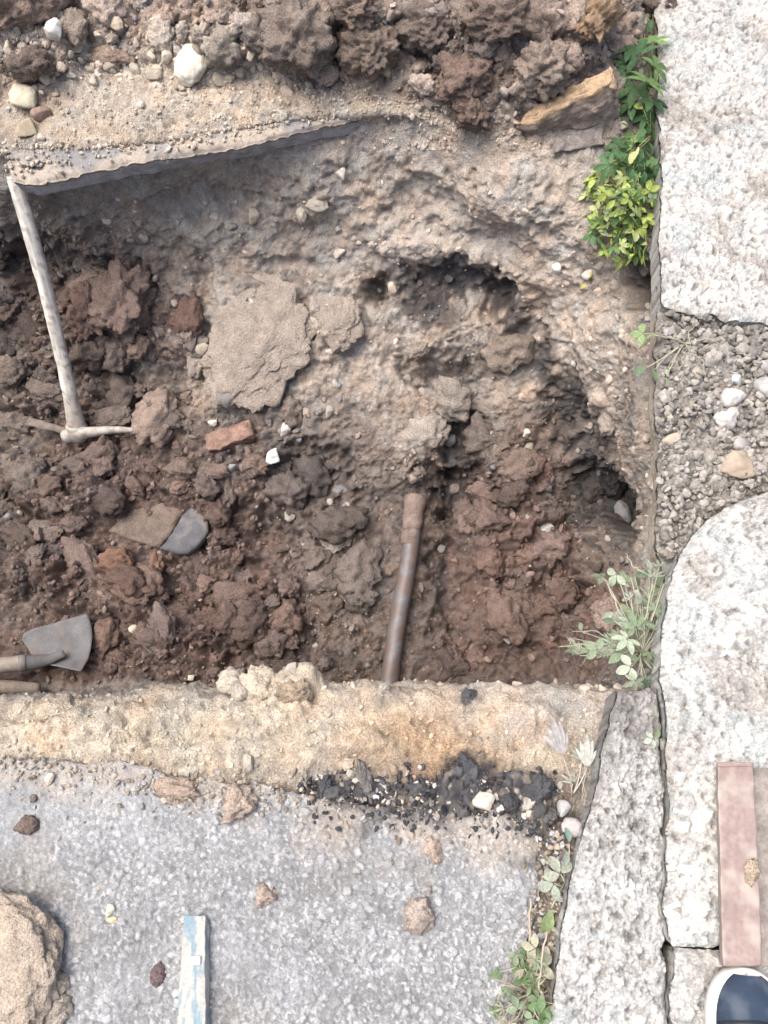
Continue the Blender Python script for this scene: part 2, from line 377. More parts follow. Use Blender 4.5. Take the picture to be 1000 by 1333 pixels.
# hollows (-) and shelves (+) of the dug faces: (px, py, radius px x, radius px y, metres along the surface normal)
DENTS = [
 (590,372,62,30,-.018),(560,330,80,20,.02),(645,385,24,26,-.03),(610,430,60,32,.012),(575,480,50,20,-.02),(490,380,16,16,-.035),(370,350,60,14,-.015),
 (330,430,60,70,.02),(265,410,14,60,-.025),(430,400,30,50,.02),(460,440,20,34,-.015),
 (690,450,20,60,-.02),(735,520,26,55,-.018),(770,590,30,40,-.014),(770,460,30,70,.02),
 (600,580,26,44,-.035),(592,640,28,30,-.05),(545,600,26,30,.02),(650,600,50,30,.03),(560,620,20,24,-.03),
 (780,640,50,26,-.03),(700,660,44,34,.04),(640,680,44,34,.03),(810,660,24,40,-.03),(660,730,50,30,.025),
 (60,350,80,26,-.03),(120,420,60,40,.03),(60,460,40,40,.02),(200,500,60,30,-.02),
 (190,690,80,30,-.02),(90,640,60,34,.045),(40,740,44,34,.04),(130,770,60,34,.03),(280,620,54,44,.03),(400,620,50,44,-.03),(30,560,40,30,-.03),
 (320,800,60,44,.04),(230,850,60,24,.025),(420,830,50,44,-.02),(350,700,34,34,-.03),(590,760,30,90,-.03),(690,800,64,64,.035),(740,720,44,44,.03),(250,760,50,40,-.025),(170,820,40,30,-.02),
 (400,262,44,24,.015),(250,260,70,24,-.015),(540,260,44,34,-.015),(660,260,60,34,.015),(740,300,44,44,.01),(640,310,34,24,-.012),
 (830,365,18,36,-.06),(380,895,24,14,.025),(480,905,30,12,.01),(60,60,40,50,.03),(300,50,40,30,.02),(540,60,40,30,-.04),(440,70,20,20,-.03),(700,40,30,20,-.03),
 (100,940,60,20,.012),(240,950,50,16,-.008),(330,930,40,14,.010),(450,960,50,16,.012),(590,950,40,16,-.008),(680,930,40,16,.012),(40,925,40,12,-.008),(180,925,40,12,.008),(520,915,40,12,.010),
]
DENT = np.zeros(len(BASE), np.float32)
for (px, py, rx, ry, amp) in DENTS:
    i = pick0(px, py); c = BASE[i]; x, y, dep = project(c); m = dep / F
    nn = NRM[i]; ax = np.array([1, 0, 0]) - nn * nn[0]; ax /= np.linalg.norm(ax); ay = np.cross(nn, ax)
    px2, py2, _ = project(c + ay * 0.02)
    fore = max(math.hypot(px2 - x, py2 - y) / (0.02 / m), .3)
    d = BASE - c
    near = (np.abs(d).max(1) < 2.2 * max(rx, ry / fore) * m + .02)
    dn = d[near]
    q = ((dn @ ax) / (rx * m)) ** 2 + ((dn @ ay) / (ry * m / fore)) ** 2 + ((dn @ nn) / (max(rx, ry) * m * 1.5 + .03)) ** 2
    DENT[near] += amp * (1.7 if amp < 0 else 1.25) * sstep(1.5, .5, np.sqrt(q) + .6 * fbm(BASE[near], 26, 3, 77))

# relief: lumps of three sizes where the soil lies loose, pitted faces where it was cut
warp = np.stack([fbm(BASE, 22, 2, 11), fbm(BASE, 22, 2, 12), fbm(BASE, 22, 2, 13)], 1) * .012
WP = BASE + warp
disp = DENT.copy()
var = np.zeros(len(BASE), np.float32)
for cell, amp, seed in ((.075, .026, 1), (.038, .016, 2), (.019, .0095, 3), (.0105, .0045, 4)):
    f1, f2, r1, r2 = worley3(WP, cell, seed)
    lump = np.sqrt(np.clip(1 - (f1 / .85) ** 2, 0, 1)) * (0.2 + 1.1 * r1) + .3 * sstep(0, .35, f2 - f1)
    keep = (r2 < .72).astype(np.float32) * np.clip(.75 + 1.6 * fbm(BASE, 1 / (cell * 4), 2, 50 + seed), .1, 1.5)
    disp += amp * (lump - .7) * (RUB ** 1.5 * keep + .07 * (cell < .03))
    var += (r1 - .5) * (.20 if cell > .03 else .34) * np.clip(RUB + .2, 0, 1)
INP = sstep(-.03, -.12, BASE[:, 2])
disp += (.4 + .6 * INP) * (.024 * fbm(BASE, 6, 3, 31) + (.007 + .006 * RUB) * fbm(BASE, 34, 5, 32, .65))
pit = np.clip(fbm(BASE * np.array([1, 1, .7]), 52, 3, 35) - .25, 0, 1) * (1 - RUB)
disp -= .02 * pit
DISPV = BASE + NRM * disp[:, None]
tone = fbm(BASE, 7, 3, 41) * .16 + fbm(BASE, 60, 3, 42) * .18
hue = fbm(BASE, 16, 3, 43)
COLR *= (1 + var + tone)[:, None]
COLR *= 1 + hue[:, None] * np.array([.10, 0, -.08])
COLR = np.clip(COLR, .02, .75)

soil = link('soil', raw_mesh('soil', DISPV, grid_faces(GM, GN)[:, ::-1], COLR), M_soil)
tag(soil, kind='structure')
pick = Picker(DISPV, 3)
DNRM = grid_normals(DISPV.reshape(GM, GN, 3)).reshape(-1, 3)
def hit(px, py):
    i = pick(px, py); return DISPV[i].copy(), NRM[i].copy(), COLR[i].copy()
def mpp(p): return project(p)[2] / F           # metres per photograph pixel at a point

# the ground all round the excavation
def ground_ring():
    x0, x1, y0, y1 = -2.2, 1.7, -1.0, 3.2; B = 60.0
    v = [(-B, -B, -.02), (B, -B, -.02), (B, B, -.02), (-B, B, -.02), (x0, y0, -.02), (x1, y0, -.02), (x1, y1, -.02), (x0, y1, -.02)]
    f = [(0, 1, 5, 4), (1, 2, 6, 5), (2, 3, 7, 6), (3, 0, 4, 7)]
    return raw_mesh('ground', v, f, np.array([TY['G']] * 8), False)
tag(link('ground', ground_ring(), M_crumb), kind='structure')

# ------------------------------------------------------------------ lofted sheets: asphalt and concrete
def resample(pts, n):
    pts = np.asarray(pts, float)
    s = np.concatenate([[0], np.cumsum(np.linalg.norm(np.diff(pts, axis=0), axis=1))]); t = np.linspace(0, s[-1], n)
    return np.stack([np.interp(t, s, pts[:, k]) for k in range(pts.shape[1])], 1)

def loft(curveA, curveB, step, rough_edge=.004, seed=0):
    """grid between two polylines; returns (M,N,3)"""
    A, B = np.asarray(curveA, float), np.asarray(curveB, float)
    L = max(np.linalg.norm(np.diff(A, axis=0), axis=1).sum(), np.linalg.norm(np.diff(B, axis=0), axis=1).sum())
    Wd = max(np.linalg.norm(A[0] - B[0]), np.linalg.norm(A[-1] - B[-1]))
    n, m = int(L / step) + 2, int(Wd / step) + 2
    A, B = resample(A, n), resample(B, n)
    across = B - A; wid = np.linalg.norm(across, axis=1, keepdims=True); across /= wid
    t = np.linspace(0, 1, m)[:, None, None]
    G = A[None] * (1 - t) + B[None] * t
    # uneven broken borders: points near a border move along the line that crosses the sheet, less and less inwards
    dist = t * wid[None]
    def ej(C, k):                                    # straight breaks between random kinks, a little crumbled
        r_ = np.random.default_rng(seed + 100 * k); s_ = np.concatenate([[0], np.cumsum(np.linalg.norm(np.diff(C, axis=0), axis=1))])
        kn = np.cumsum(r_.exponential(.045, int(s_[-1] / .045) + 8) + .008); kv = r_.normal(size=len(kn)) * .55
        return (np.interp(s_, kn, kv) + .35 * fbm(C + .37 * k, 23, 4, seed + k, .6)) * rough_edge
    jA = ej(A, 3)[None, :, None]; jB = ej(B, 4)[None, :, None]
    kA = np.exp(-dist / (rough_edge * 4 + 1e-6)); kB = np.exp(-(wid[None] - dist) / (rough_edge * 4 + 1e-6))
    along0 = A[1] - A[0]; along1 = A[-1] - A[-2]
    G += across[None] * (jA * kA - jB * kB)
    # the two short ends
    E0, E1 = G[:, 0].copy(), G[:, -1].copy()
    dn = np.arange(n)[None, :, None] * (L / n)
    k0 = np.exp(-dn / (rough_edge * 4 + 1e-6)); k1 = np.exp(-(dn.max() - dn) / (rough_edge * 4 + 1e-6))
    a0 = along0 / np.linalg.norm(along0); a1 = along1 / np.linalg.norm(along1)
    G += a0 * ej(E0, 5)[:, None, None] * k0 + a1 * ej(E1, 6)[:, None, None] * k1
    return G

def slab_mesh(name, G, thick, rnd, relief, colour_fn, edge_wob=.22, skirt=None):
    """G flat (M,N,3) top sheet; relief(p)->height; rounded border and a skirt down to a bottom"""
    M, N = G.shape[:2]
    P0 = G.reshape(-1, 3)
    dM = np.minimum(np.arange(M), np.arange(M)[::-1])[:, None] * np.linalg.norm(G[1, N // 2] - G[0, N // 2])
    dN = np.minimum(np.arange(N), np.arange(N)[::-1])[None, :] * np.linalg.norm(G[M // 2, 1] - G[M // 2, 0])
    d = np.minimum(dM, dN).reshape(-1) + edge_wob * rnd * fbm(P0, 35, 3, 8)
    t = np.clip(1 - d / rnd, 0, 1)
    V = P0.copy()
    V[:, 2] += relief(P0) - rnd * (1 - np.sqrt(np.clip(1 - t ** 2, 0, 1)))
    C = colour_fn(P0)
    idx = np.arange(M * N).reshape(M, N)
    ring = np.concatenate([idx[0, :-1], idx[:-1, -1], idx[-1, :0:-1], idx[:0:-1, 0]])
    k = len(ring); verts = [V]; cols = [C]; faces = [grid_faces(M, N)]
    prev = ring; off = M * N
    cen = V.mean(0)
    steps = 6
    for j in range(1, steps + 1):
        R = V[ring].copy(); R[:, 2] -= 0
        zb = P0[ring, 2] - thick
        R[:, 2] = R[:, 2] + (zb - R[:, 2]) * (j / steps)
        w = fbm(R, 17, 4, 21, .6) * .005 - .0016 * j
        dirv = (R - cen)[:, :2]; dirv /= np.linalg.norm(dirv, axis=1, keepdims=True)
        R[:, :2] += dirv * w[:, None]
        verts.append(R); cols.append(C[ring] * .9 if skirt is None else np.array(skirt) * (1 + .4 * fbm(R * np.array([1, 1, 5]), 30, 4, 23, .6))[:, None])
        cur = np.arange(k) + off; off += k
        faces.append(np.stack([prev, cur, np.roll(cur, -1), np.roll(prev, -1)], 1)); prev = cur
    V = np.concatenate(verts); C = np.concatenate(cols); Fc = np.concatenate(faces)
    # make the top face up
    a, b, c = V[Fc[0, 0]], V[Fc[0, 1]], V[Fc[0, 2]]
    if np.cross(b - a, c - a)[2] < 0: Fc = Fc[:, ::-1]
    return raw_mesh(name, V, Fc, C)

def stones_relief(p, cells, amp, seed):
    """exposed aggregate: rounded pieces of several sizes standing out of the binder; returns height and per-piece value"""
    h = np.zeros(len(p), np.float32); val = np.full(len(p), .5, np.float32); cov = np.zeros(len(p), np.float32)
    w = p + np.stack([fbm(p, 160, 2, seed), fbm(p, 160, 2, seed + 1), np.zeros(len(p))], 1) * .0022
    for k, (cell, dens) in enumerate(cells):
        f1, f2, r1, r2 = worley3(w, cell, seed + 10 + k, .95, True)
        on = (r2 < dens)
        e = sstep(.03, .20, f2 - f1) * sstep(.8, .35, f1)
        hh = amp * cell / .01 * e * (.45 + .9 * r1)
        take = on & (hh > h)
        h = np.where(take, hh, h); val = np.where(take, r1 * .6 + .4 * ((r1 * 37.7) % 1), val); cov = np.where(take, e, cov)
    return h, val, cov

# near asphalt, its broken edge towards the excavation
edgeA = [P(*q) for q in [(-260,968,0),(-120,975,0),(0,985,0),(60,990,0),(110,1000,0),(160,1002,0),(215,1012,0),(265,1010,0),(320,1022,0),(380,1031,0),(440,1040,0),(500,1046,0),(560,1052,0),(620,1062,0),(680,1068,0),(706,1075,0)]]
edgeB = [P(*q) for q in [(-260,1500,0),(700,1500,0)]]
G_as = loft(edgeA, edgeB, .0021, .012, 3)
_p = G_as.reshape(-1, 3)
# the worn right border along the weeds
G_as[:, :, 0] += np.linspace(0, 1, G_as.shape[1])[None, :] ** 6 * (-.016 + .012 * np.sin(np.linspace(0, 8, G_as.shape[0])))[:, None]
_h, _v, _c = stones_relief(G_as.reshape(-1, 3), ((.0052, .9), (.0082, .6), (.013, .2)), .0036, 60)
pxs, pys, _ = project(G_as.reshape(-1, 3))
_pt = G_as.reshape(-1, 3)
dusty = np.clip(sstep(.1, -.55, _pt[:, 0]) * .75 * sstep(-.12, .1, _pt[:, 1]) + .5 * fbm(_pt, 6, 3, 66), 0, .85)
def asphalt_relief(p): return _h * (1 - .6 * dusty) + .004 * fbm(p, 7, 3, 64) + .0012 * fbm(p, 60, 3, 65)
def asphalt_colour(p):
    base = np.array([.183, .190, .196]); out = np.tile(base, (len(p), 1))
    g = (.15 + .33 * _v ** 1.5)[:, None]
    warm = ((_v * 91.3) % 1)[:, None]
    stone = g * (np.array([.985, 1.0, .99]) * warm + np.array([.955, 1.0, 1.03]) * (1 - warm))
    k = (_c * .95)[:, None]
    out = out * (1 - k) + stone * k
    d = dusty[:, None]
    out = out * (1 - d) + np.array([.262, .275, .284]) * d
    dirt = sstep(.15, .45, fbm(p, 5, 4, 67) + .5 * sstep(.25, .40, p[:, 0]) - .1)[:, None] * .4
    out = out * (1 - dirt) + np.array([.20, .185, .168]) * dirt
    ed = np.interp(p[:, 0], np.array(edgeA)[:, 0], np.array(edgeA)[:, 1]) - p[:, 1]
    fan = (sstep(.07, .0, ed + .08 * fbm(p, 9, 4, 70)) * .55)[:, None]
    out = out * (1 - fan) + np.array([.33, .29, .24]) * (.75 + .5 * _v[:, None]) * fan
    x0, x1 = P(395, 1040)[0], P(725, 1065)[0]
    tar = (sstep(.045, .0, ed + .05 * fbm(p, 16, 4, 71)) * sstep(x0, x0 + .05, p[:, 0]) * sstep(x1 + .02, x1 - .03, p[:, 0]) * .9)[:, None]
    out = out * (1 - tar) + np.array([.055, .054, .055]) * (.6 + 1.2 * _v[:, None]) * tar
    return np.clip(out * (1 + .16 * fbm(p, 12, 4, 68))[:, None], .02, .8)
asphalt = link('asphalt_pavement', slab_mesh('asphalt_pavement', G_as, .05, .006, asphalt_relief, asphalt_colour), M_asphalt)
tag(asphalt, kind='structure')

# the far asphalt layer whose broken lip overhangs the pit
lip = [P(*q) for q in [(14,236,0),(40,234,0),(70,229,0),(130,216,0),(200,204,0),(250,196,0),(320,186,0),(400,166,0),(470,148,0),(520,137,0)]]
back = [P(*q) for q in [(-30,110,0),(120,110,0),(300,100,0),(560,118,0)]]
for q in lip: q[2] = -.004
for q in back: q[2] = .004
G_lip = loft(lip, back, .0030, .007, 9)
def lip_relief(p):
    h, v, c = stones_relief(p, ((.007, .6), (.012, .3)), .0012, 80)
    return h + .003 * fbm(p, 20, 3, 81)
def lip_colour(p):
    c = np.tile(np.array([.215, .21, .21]), (len(p), 1))
    dust = sstep(-.35, .25, fbm(p, 10, 4, 82))[:, None] * .95
    c = c * (1 - dust) + np.array([.36, .31, .255]) * dust
    tar = (sstep(.25, .45, fbm(p, 40, 3, 83)) * sstep(-.60, -.72, p[:, 0]))[:, None]
    return c * (1 - tar) + np.array([.03, .03, .035]) * tar
lip_o = link('asphalt_layer', slab_mesh('asphalt_layer', G_lip, .042, .012, lip_relief, lip_colour, .3, (.26, .255, .255)), M_asphalt)
tag(lip_o, kind='structure')

# concrete on the right
def conc_relief_fn(cells, amp, seed, rough):
    def fn(p):
        h, v, c = stones_relief(p, cells, amp, seed)
        fn.v, fn.c = v, c
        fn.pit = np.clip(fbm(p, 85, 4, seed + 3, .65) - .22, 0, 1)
        return h * 1.5 + rough * fbm(p, 11, 4, seed + 1) + rough * .5 * fbm(p, 45, 4, seed + 2, .6) - .012 * fn.pit
    return fn
def conc_colour_fn(rel, base, pale, dirt_amt, seed, moss=.0, worn=None):
    def fn(p):
        out = np.tile(np.array(base), (len(p), 1))
        v, c = rel.v[:, None], rel.c[:, None]
        stone = np.array(pale) * (.40 + .80 * v) * (np.array([1.02, 1, .95]) * v + np.array([.96, 1, 1.03]) * (1 - v))
        out = out * (1 - c * .8) + stone * c * .8
        d = sstep(.0, .45, fbm(p, 9, 4, seed + 5) + .35 * fbm(p, 70, 3, seed + 6))[:, None] * dirt_amt
        out = out * (1 - d) + np.array([.215, .19, .162]) * d
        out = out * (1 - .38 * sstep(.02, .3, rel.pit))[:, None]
        if moss:
            m = sstep(.1, .5, fbm(p, 13, 4, seed + 7))[:, None] * moss
            out = out * (1 - m) + np.array([.30, .37, .38]) * m
        if worn:                                   # crumbled, dirt-stained end
            w = (sstep(worn[1], worn[0], p[:, 1] + .05 * fbm(p, 14, 3, seed + 9)) * .8)[:, None]
            out = out * (1 - w) + np.array([.19, .18, .17]) * (.6 + .8 * rel.v[:, None]) * w
        return np.clip(out * (1 + .14 * fbm(p, 30, 3, seed + 8))[:, None], .02, .85)
    return fn

def concrete(name, label, cat, left, right, z, thick, step, cells, amp, base, pale, dirt, seed, rnd=.014, rough=.006, moss=0., wob=.006, worn=None, skirt=None):
    L = [P(a, b, z) for a, b in left]; R = [P(a, b, z) for a, b in right]
    G = loft(L, R, step, wob, seed)
    rel = conc_relief_fn(cells, amp, seed, rough)
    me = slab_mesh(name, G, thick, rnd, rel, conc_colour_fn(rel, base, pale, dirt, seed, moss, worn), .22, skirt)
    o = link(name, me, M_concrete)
    return tag(o, label, cat)

concrete('concrete_footing', 'crumbling concrete strip covered in loose gravel between the two bright slabs', 'concrete',
         [(858,300),(858,380),(856,450),(855,540),(857,640),(860,720),(866,800),(868,900)],
         [(1220,300),(1220,500),(1220,700),(1220,900)], .012, .07, .0032, ((.010, .8), (.020, .5), (.034, .2)), .0030,
         (.20, .188, .17), (.34, .325, .30), .6, 110, .01, .012, .15, .006, None, (.36, .32, .26))
concrete('concrete_slab', 'long pale concrete slab beside the green weeds at the top right', 'concrete slab',
         [(862,-420),(858,-150),(858,0),(861,120),(864,220),(863,330),(866,395)],
         [(1220,-420),(1220,-100),(1220,120),(1200,330),(1100,445)], .04, .075, .0034, ((.0075, .85), (.014, .45), (.030, .14)), .0019,
         (.39, .386, .368), (.60, .59, .565), .55, 130, .012, .005, .4, .010)
concrete('concrete_slab', 'bright rough concrete slab with a broken corner beside the rusty bar', 'concrete slab',
         [(1000,640),(955,655),(925,672),(905,695),(888,725),(874,770),(868,830),(866,900),(868,1000),(870,1100),(872,1190),(880,1234)],
         [(1220,610),(1220,800),(1220,1000),(1220,1262)], .085, .10, .0030, ((.007, .85), (.013, .45), (.028, .12)), .0019,
         (.41, .41, .395), (.63, .625, .60), .48, 150, .016, .006, .3, .007)
concrete('concrete_kerb', 'tapered grey-white concrete kerb stone between the asphalt and the bright slab', 'kerb',
         [(806,896),(797,930),(788,970),(776,1030),(762,1090),(748,1150),(734,1220),(722,1290),(712,1380),(700,1500)],
         [(858,894),(862,940),(864,1000),(864,1060),(865,1120),(867,1190),(870,1260),(869,1380),(870,1500)], .055, .11, .0024,
         ((.0075, .85), (.013, .5), (.022, .15)), .0022, (.36, .365, .357), (.58, .58, .57), .36, 170, .016, .006, .35, .006, (P(830, 950, .055)[1], P(830, 1030, .055)[1]))
concrete('broken_concrete', 'broken concrete piece past the crack, at the left side of the shoe', 'concrete piece',
         [(880,1230),(874,1300),(874,1400),(874,1600)], [(1220,1255),(1220,1350),(1220,1480),(1220,1600)], .078, .09, .0032,
         ((.008, .7), (.016, .4)), .0022, (.37, .365, .35), (.58, .57, .55), .4, 190, .014, .008, .1, .014)

# ------------------------------------------------------------------ lumps and stones
def ico(sub):
    import bmesh
    bm = bmesh.new(); bmesh.ops.create_icosphere(bm, subdivisions=sub, radius=1.0)
    v = np.array([p.co[:] for p in bm.verts]); f = np.array([[q.index for q in g.verts] for g in bm.faces]); bm.free()
    return v, f
ICO = {k: ico(k) for k in (1, 2, 3, 4, 5)}

def clod_verts(seed, sub=3, lump=.35, rough=.22, faceted=.5, flat=.75, fine=0.0):
    """earth clod: cut by blunt planes, then lumpy"""
    rng = np.random.default_rng(seed); v, f = ICO[sub]
    n = rng.normal(size=(9, 3)); n /= np.linalg.norm(n, axis=1, keepdims=True); d = rng.uniform(.62, 1.0, 9)
    cosang = v @ n.T
    r = np.where(cosang > .05, d[None] / np.maximum(cosang, .05), 9).min(1); r = np.minimum(r, 1.15)
    r = faceted * r + (1 - faceted)
    p = v * r[:, None]
    off = rng.uniform(-50, 50, 3)
    f1, f2, a, b = worley3(p + off, .55, seed)
    r2 = 1 + lump * (np.sqrt(np.clip(1 - (f1 / .9) ** 2, 0, 1)) - .7) + rough * fbm(p + off, 2.2, 4, seed, .6)
    if fine:
        g1, g2, a, b = worley3(p + off, .17, seed + 3)
        r2 = r2 + fine * (np.sqrt(np.clip(1 - g1 ** 2, 0, 1)) * (.4 + a) - .6) + fine * .8 * fbm(p + off, 9, 3, seed + 6, .6)
    p = p * r2[:, None]; p[:, 2] *= flat
    return p, f
def stone_verts(seed, sub=2, rough=.05, planes=11, flat=.7, rounded=.35):
    rng = np.random.default_rng(seed); v, f = ICO[sub]
    n = rng.normal(size=(planes, 3)); n /= np.linalg.norm(n, axis=1, keepdims=True); d = rng.uniform(.5, .95, planes)
    cosang = v @ n.T
    r = np.where(cosang > .05, d[None] / np.maximum(cosang, .05), 9).min(1); r = np.minimum(r, 1.15)
    r = rounded + (1 - rounded) * r
    p = v * r[:, None] * (1 + rough * fbm(v + seed, 2.5, 3, seed))[:, None]
    p[:, 2] *= flat
    return p, f
CLODS = [raw_mesh('soil_clod', *clod_verts(100 + i, 4, RNG.uniform(.15, .3), RNG.uniform(.24, .36), RNG.uniform(.75, 1.), RNG.uniform(.6, .85), .05)) for i in range(14)]
BIGCLODS = [raw_mesh('large_clod', *clod_verts(300 + i, 5, .22, .34, .95, .8, .05)) for i in range(8)]
STONES = [raw_mesh('stone', *stone_verts(500 + i, 4, RNG.uniform(.05, .12), 8, RNG.uniform(.5, .8), RNG.uniform(.05, .35))) for i in range(14)]
for me in CLODS + BIGCLODS: me.materials.append(M_clod)
for me in STONES: me.materials.append(M_stone)

def align(nrm, spin):
    return (Vector([float(x) for x in nrm]).to_track_quat('Z', 'Y') @ Euler((0, 0, spin)).to_quaternion()).to_euler()
def lay(name, me, px, py, wpx, hpx, color, parent=None, sink=.25, spin=None, tilt=None, z=None, mat=None, thick=None):
    """lay a lump on what the pixel shows: the soil, or a flat top at height z"""
    if z is None: p, nrm, c = hit(px, py)
    else: p, nrm, c = P(px, py, z), np.array([0, 0, 1.]), None
    nrm = nrm * .6 + np.array([0, -.15, .45]); nrm /= np.linalg.norm(nrm)
    m = mpp(p); a, b = wpx * m / 2, hpx * m / 2
    t = thick if thick else min(a, b) * 1.15
    if isinstance(color, str): color = np.array(TY[color]) * random.uniform(.85, 1.15)
    if color is None: color = np.clip(c * random.uniform(.9, 1.25), .03, .7)
    p = p + nrm * t * (1 - 2 * sink) * .7
    rot = align(nrm, 0 if spin is None else spin)
    return link(name, me, mat, parent, p, rot, (a, b, t), tuple(float(x) for x in color))

# named lumps, seen singly
def clod_thing(label, px, py, w, h, color, sink=.3, z=None, big=False, name='soil_clod', cat='clod', group=None, k=None, spin=None):
    pool = BIGCLODS if big else CLODS
    if z is None: color = tuple(min(.6, c * f) for c, f in zip(color, (1.0, 1.0, 1.02)))
    o = lay(name, pool[(k if k is not None else random.randrange(99)) % len(pool)], px, py, w, h, color, None, sink, spin, z=z)
    return tag(o, label, cat, group)
HEAP = (.20, .16, .13); TAN = (.30, .245, .19)
for a in [
 ('big rounded tan-brown clod in the top left corner of the picture', 28, 18, 100, 78, (.27, .205, .16), .25, None, True),
 ('largest grey-brown clod in the spoil heap, jagged and cracked', 392, 55, 88, 84, (.21, .175, .145), .25, None, True),
 ('brown clod with a pale crown right of the jagged clod', 482, 66, 66, 58, (.215, .17, .135), .3, None, True),
 ('upright pointed grey clod above the jagged clod', 372, 15, 40, 40, (.26, .225, .19), .3, None, True),
 ('brown lumpy clod at the upper edge left of the dark hollow', 462, 14, 60, 44, (.20, .155, .125), .3, None, True),
 ('ochre-topped clod at the upper edge by the concrete', 775, 22, 90, 56, (.30, .215, .14), .3, None, True),
 ('dark brown clod beside the ochre-topped clod', 845, 18, 46, 52, (.14, .11, .092), .3, None, True),
 ('reddish brown clod in the middle of the spoil heap', 600, 98, 74, 56, (.19, .14, .112), .3, None, True),
 ('pale dusty clod above the sand-faced slab chunk', 700, 92, 70, 62, (.25, .205, .165), .3, None, True),
 ('grey-brown clod at the upper edge above the reddish one', 560, 36, 72, 56, (.19, .155, .13), .3, None, True),
 ('wide brown clod at the upper edge, centre right', 655, 30, 84, 60, (.185, .145, .118), .3, None, True),
 ('brown clod hanging at the rim beside the slab chunk', 618, 148, 44, 46, (.175, .13, .105), .3, None, True),
 ('long smooth pinkish-brown clod in the gravel at the top', 147, 73, 62, 24, (.27, .205, .16), .3),
 ('dark brown clod in the shadow at the far left rim', 42, 82, 52, 34, (.17, .135, .11), .3),
 ('large upright angular clod under the pickaxe rubble, left wall', 168, 403, 66, 88, (.205, .155, .13), .25, None, True),
 ('tall reddish clod beside the pickaxe handle', 118, 408, 42, 74, (.175, .12, .10), .3, None, True),
 ('smooth red-brown clod wedged right of the angular clod', 241, 415, 36, 64, (.18, .12, .098), .35),
 ('small round clod below the angular clod', 182, 452, 32, 30, (.18, .135, .112), .25),
 ('narrow reddish clod low beside the handle', 128, 462, 26, 44, (.17, .12, .10), .3),
 ('round brown clod near the tip of the slate', 232, 612, 36, 30, (.175, .135, .112), .2),
 ('pointed clod right of the slate, standing on edge', 300, 642, 20, 44, (.165, .135, .115), .3),
 ('pinkish-brown clod left of the white quartz', 332, 604, 36, 26, (.21, .155, .125), .25),
 ('pinkish clod left of the brick fragment pointing down', 280, 614, 40, 24, (.19, .145, .12), .25),
 ('reddish clod below the gravel patch in the right pit floor', 706, 610, 26, 44, (.17, .115, .095), .3),
 ('orange-brown clod below the slate', 152, 734, 54, 34, (.20, .125, .09), .35),
 ('small orange clod at the lower point of the slate', 203, 738, 20, 36, (.22, .14, .105), .3),
 ('round brown clod by the loose gravel, mid pit floor', 375, 765, 28, 28, (.17, .13, .112), .2),
 ('yellow-brown crumbly clod on the near sand rim', 385, 898, 44, 30, (.33, .265, .19), .35),
]:
    clod_thing(*a)

# clods that lie thickly over the rubble: pieces of the soil
KEEP_CLEAR = [(265, 355, 400, 525), (20, 520, 190, 590), (-30, 780, 135, 905), (490, 640, 570, 905), (195, 645, 285, 728), (130, 655, 225, 715), (255, 535, 340, 600), (20, 220, 60, 420), (50, 380, 110, 545)]
def scatter(n, area_fn, size, parent, name, meshes, colour_fn, sink=(.35, .62), aspect=(.6, 1.35), avoid=None):
    cnt = 0; tries = 0
    while cnt < n and tries < n * 40:
        tries += 1
        px, py = random.uniform(-20, 850), random.uniform(-20, 905)
        if any(a < px < c and b < py < d for a, b, c, d in KEEP_CLEAR): continue
        w = area_fn(px, py)
        if random.random() > w: continue
        i = pick(px, py)
        qx, qy, _ = project(DISPV[i])
        if abs(qx - px) > 8 or abs(qy - py) > 8: continue
        s = random.uniform(*size) if not callable(size) else size(px, py)
        a = random.uniform(*aspect)
        lay(name, random.choice(meshes), px, py, s, s * a, colour_fn(px, py, COLR[i]), parent, random.uniform(*sink), random.uniform(0, 6.28))
        cnt += 1
def rub_at(px, py):
    i = pick(px, py); return float(np.clip(RUB[i], 0, 1)) ** 2.2
def heap_w(px, py):
    lim = np.interp(px, [0, 130, 270, 400, 530, 640, 720, 850], [110, 70, 78, 92, 112, 160, 90, 60])
    return 1.0 if py < lim else 0.0
def pit_w(px, py): return rub_at(px, py) if py > 320 else 0.0
def soil_c(px, py, c): return np.clip(c * random.uniform(.85, 1.3), .05, .6)
scatter(110, heap_w, lambda x, y: random.choice([16, 20, 24, 30, 38]) * random.uniform(.8, 1.15), soil, 'soil_clod', CLODS, soil_c)
scatter(190, pit_w, lambda x, y: random.choice([14, 18, 22, 28, 34, 42, 54]) * random.uniform(.85, 1.15), soil, 'soil_clod', CLODS, soil_c)
def stone_c(px, py, c):
    k = random.random()
    if k < .25: g = random.uniform(.22, .40); return np.array([g, g * .94, g * .85])
    if k < .4: g = random.uniform(.12, .24); return np.array([g, g, g * 1.02])
    return np.clip(c * random.uniform(1.0, 1.5), .08, .6)
def stone_w(px, py):
    if py < 230: return .35 if 60 < py < 140 else .1
    if py > 880: return 0
    return .25 + .5 * math.exp(-((px - 430) / 70) ** 2 - ((py - 770) / 90) ** 2)
scatter(230, stone_w, lambda x, y: random.choice([6, 7, 8, 10, 13]) * random.uniform(.85, 1.2), soil, 'stone', STONES, stone_c, (.35, .6))
# gravel of the heap's foot
scatter(60, lambda x, y: 1.0 if 45 < y < 125 and x < 330 else 0, lambda x, y: random.choice([8, 10, 13, 17]) * random.uniform(.85, 1.2), soil, 'stone', STONES,
        lambda x, y, c: np.array([.36, .32, .26]) * random.uniform(.7, 1.25), (.25, .5))

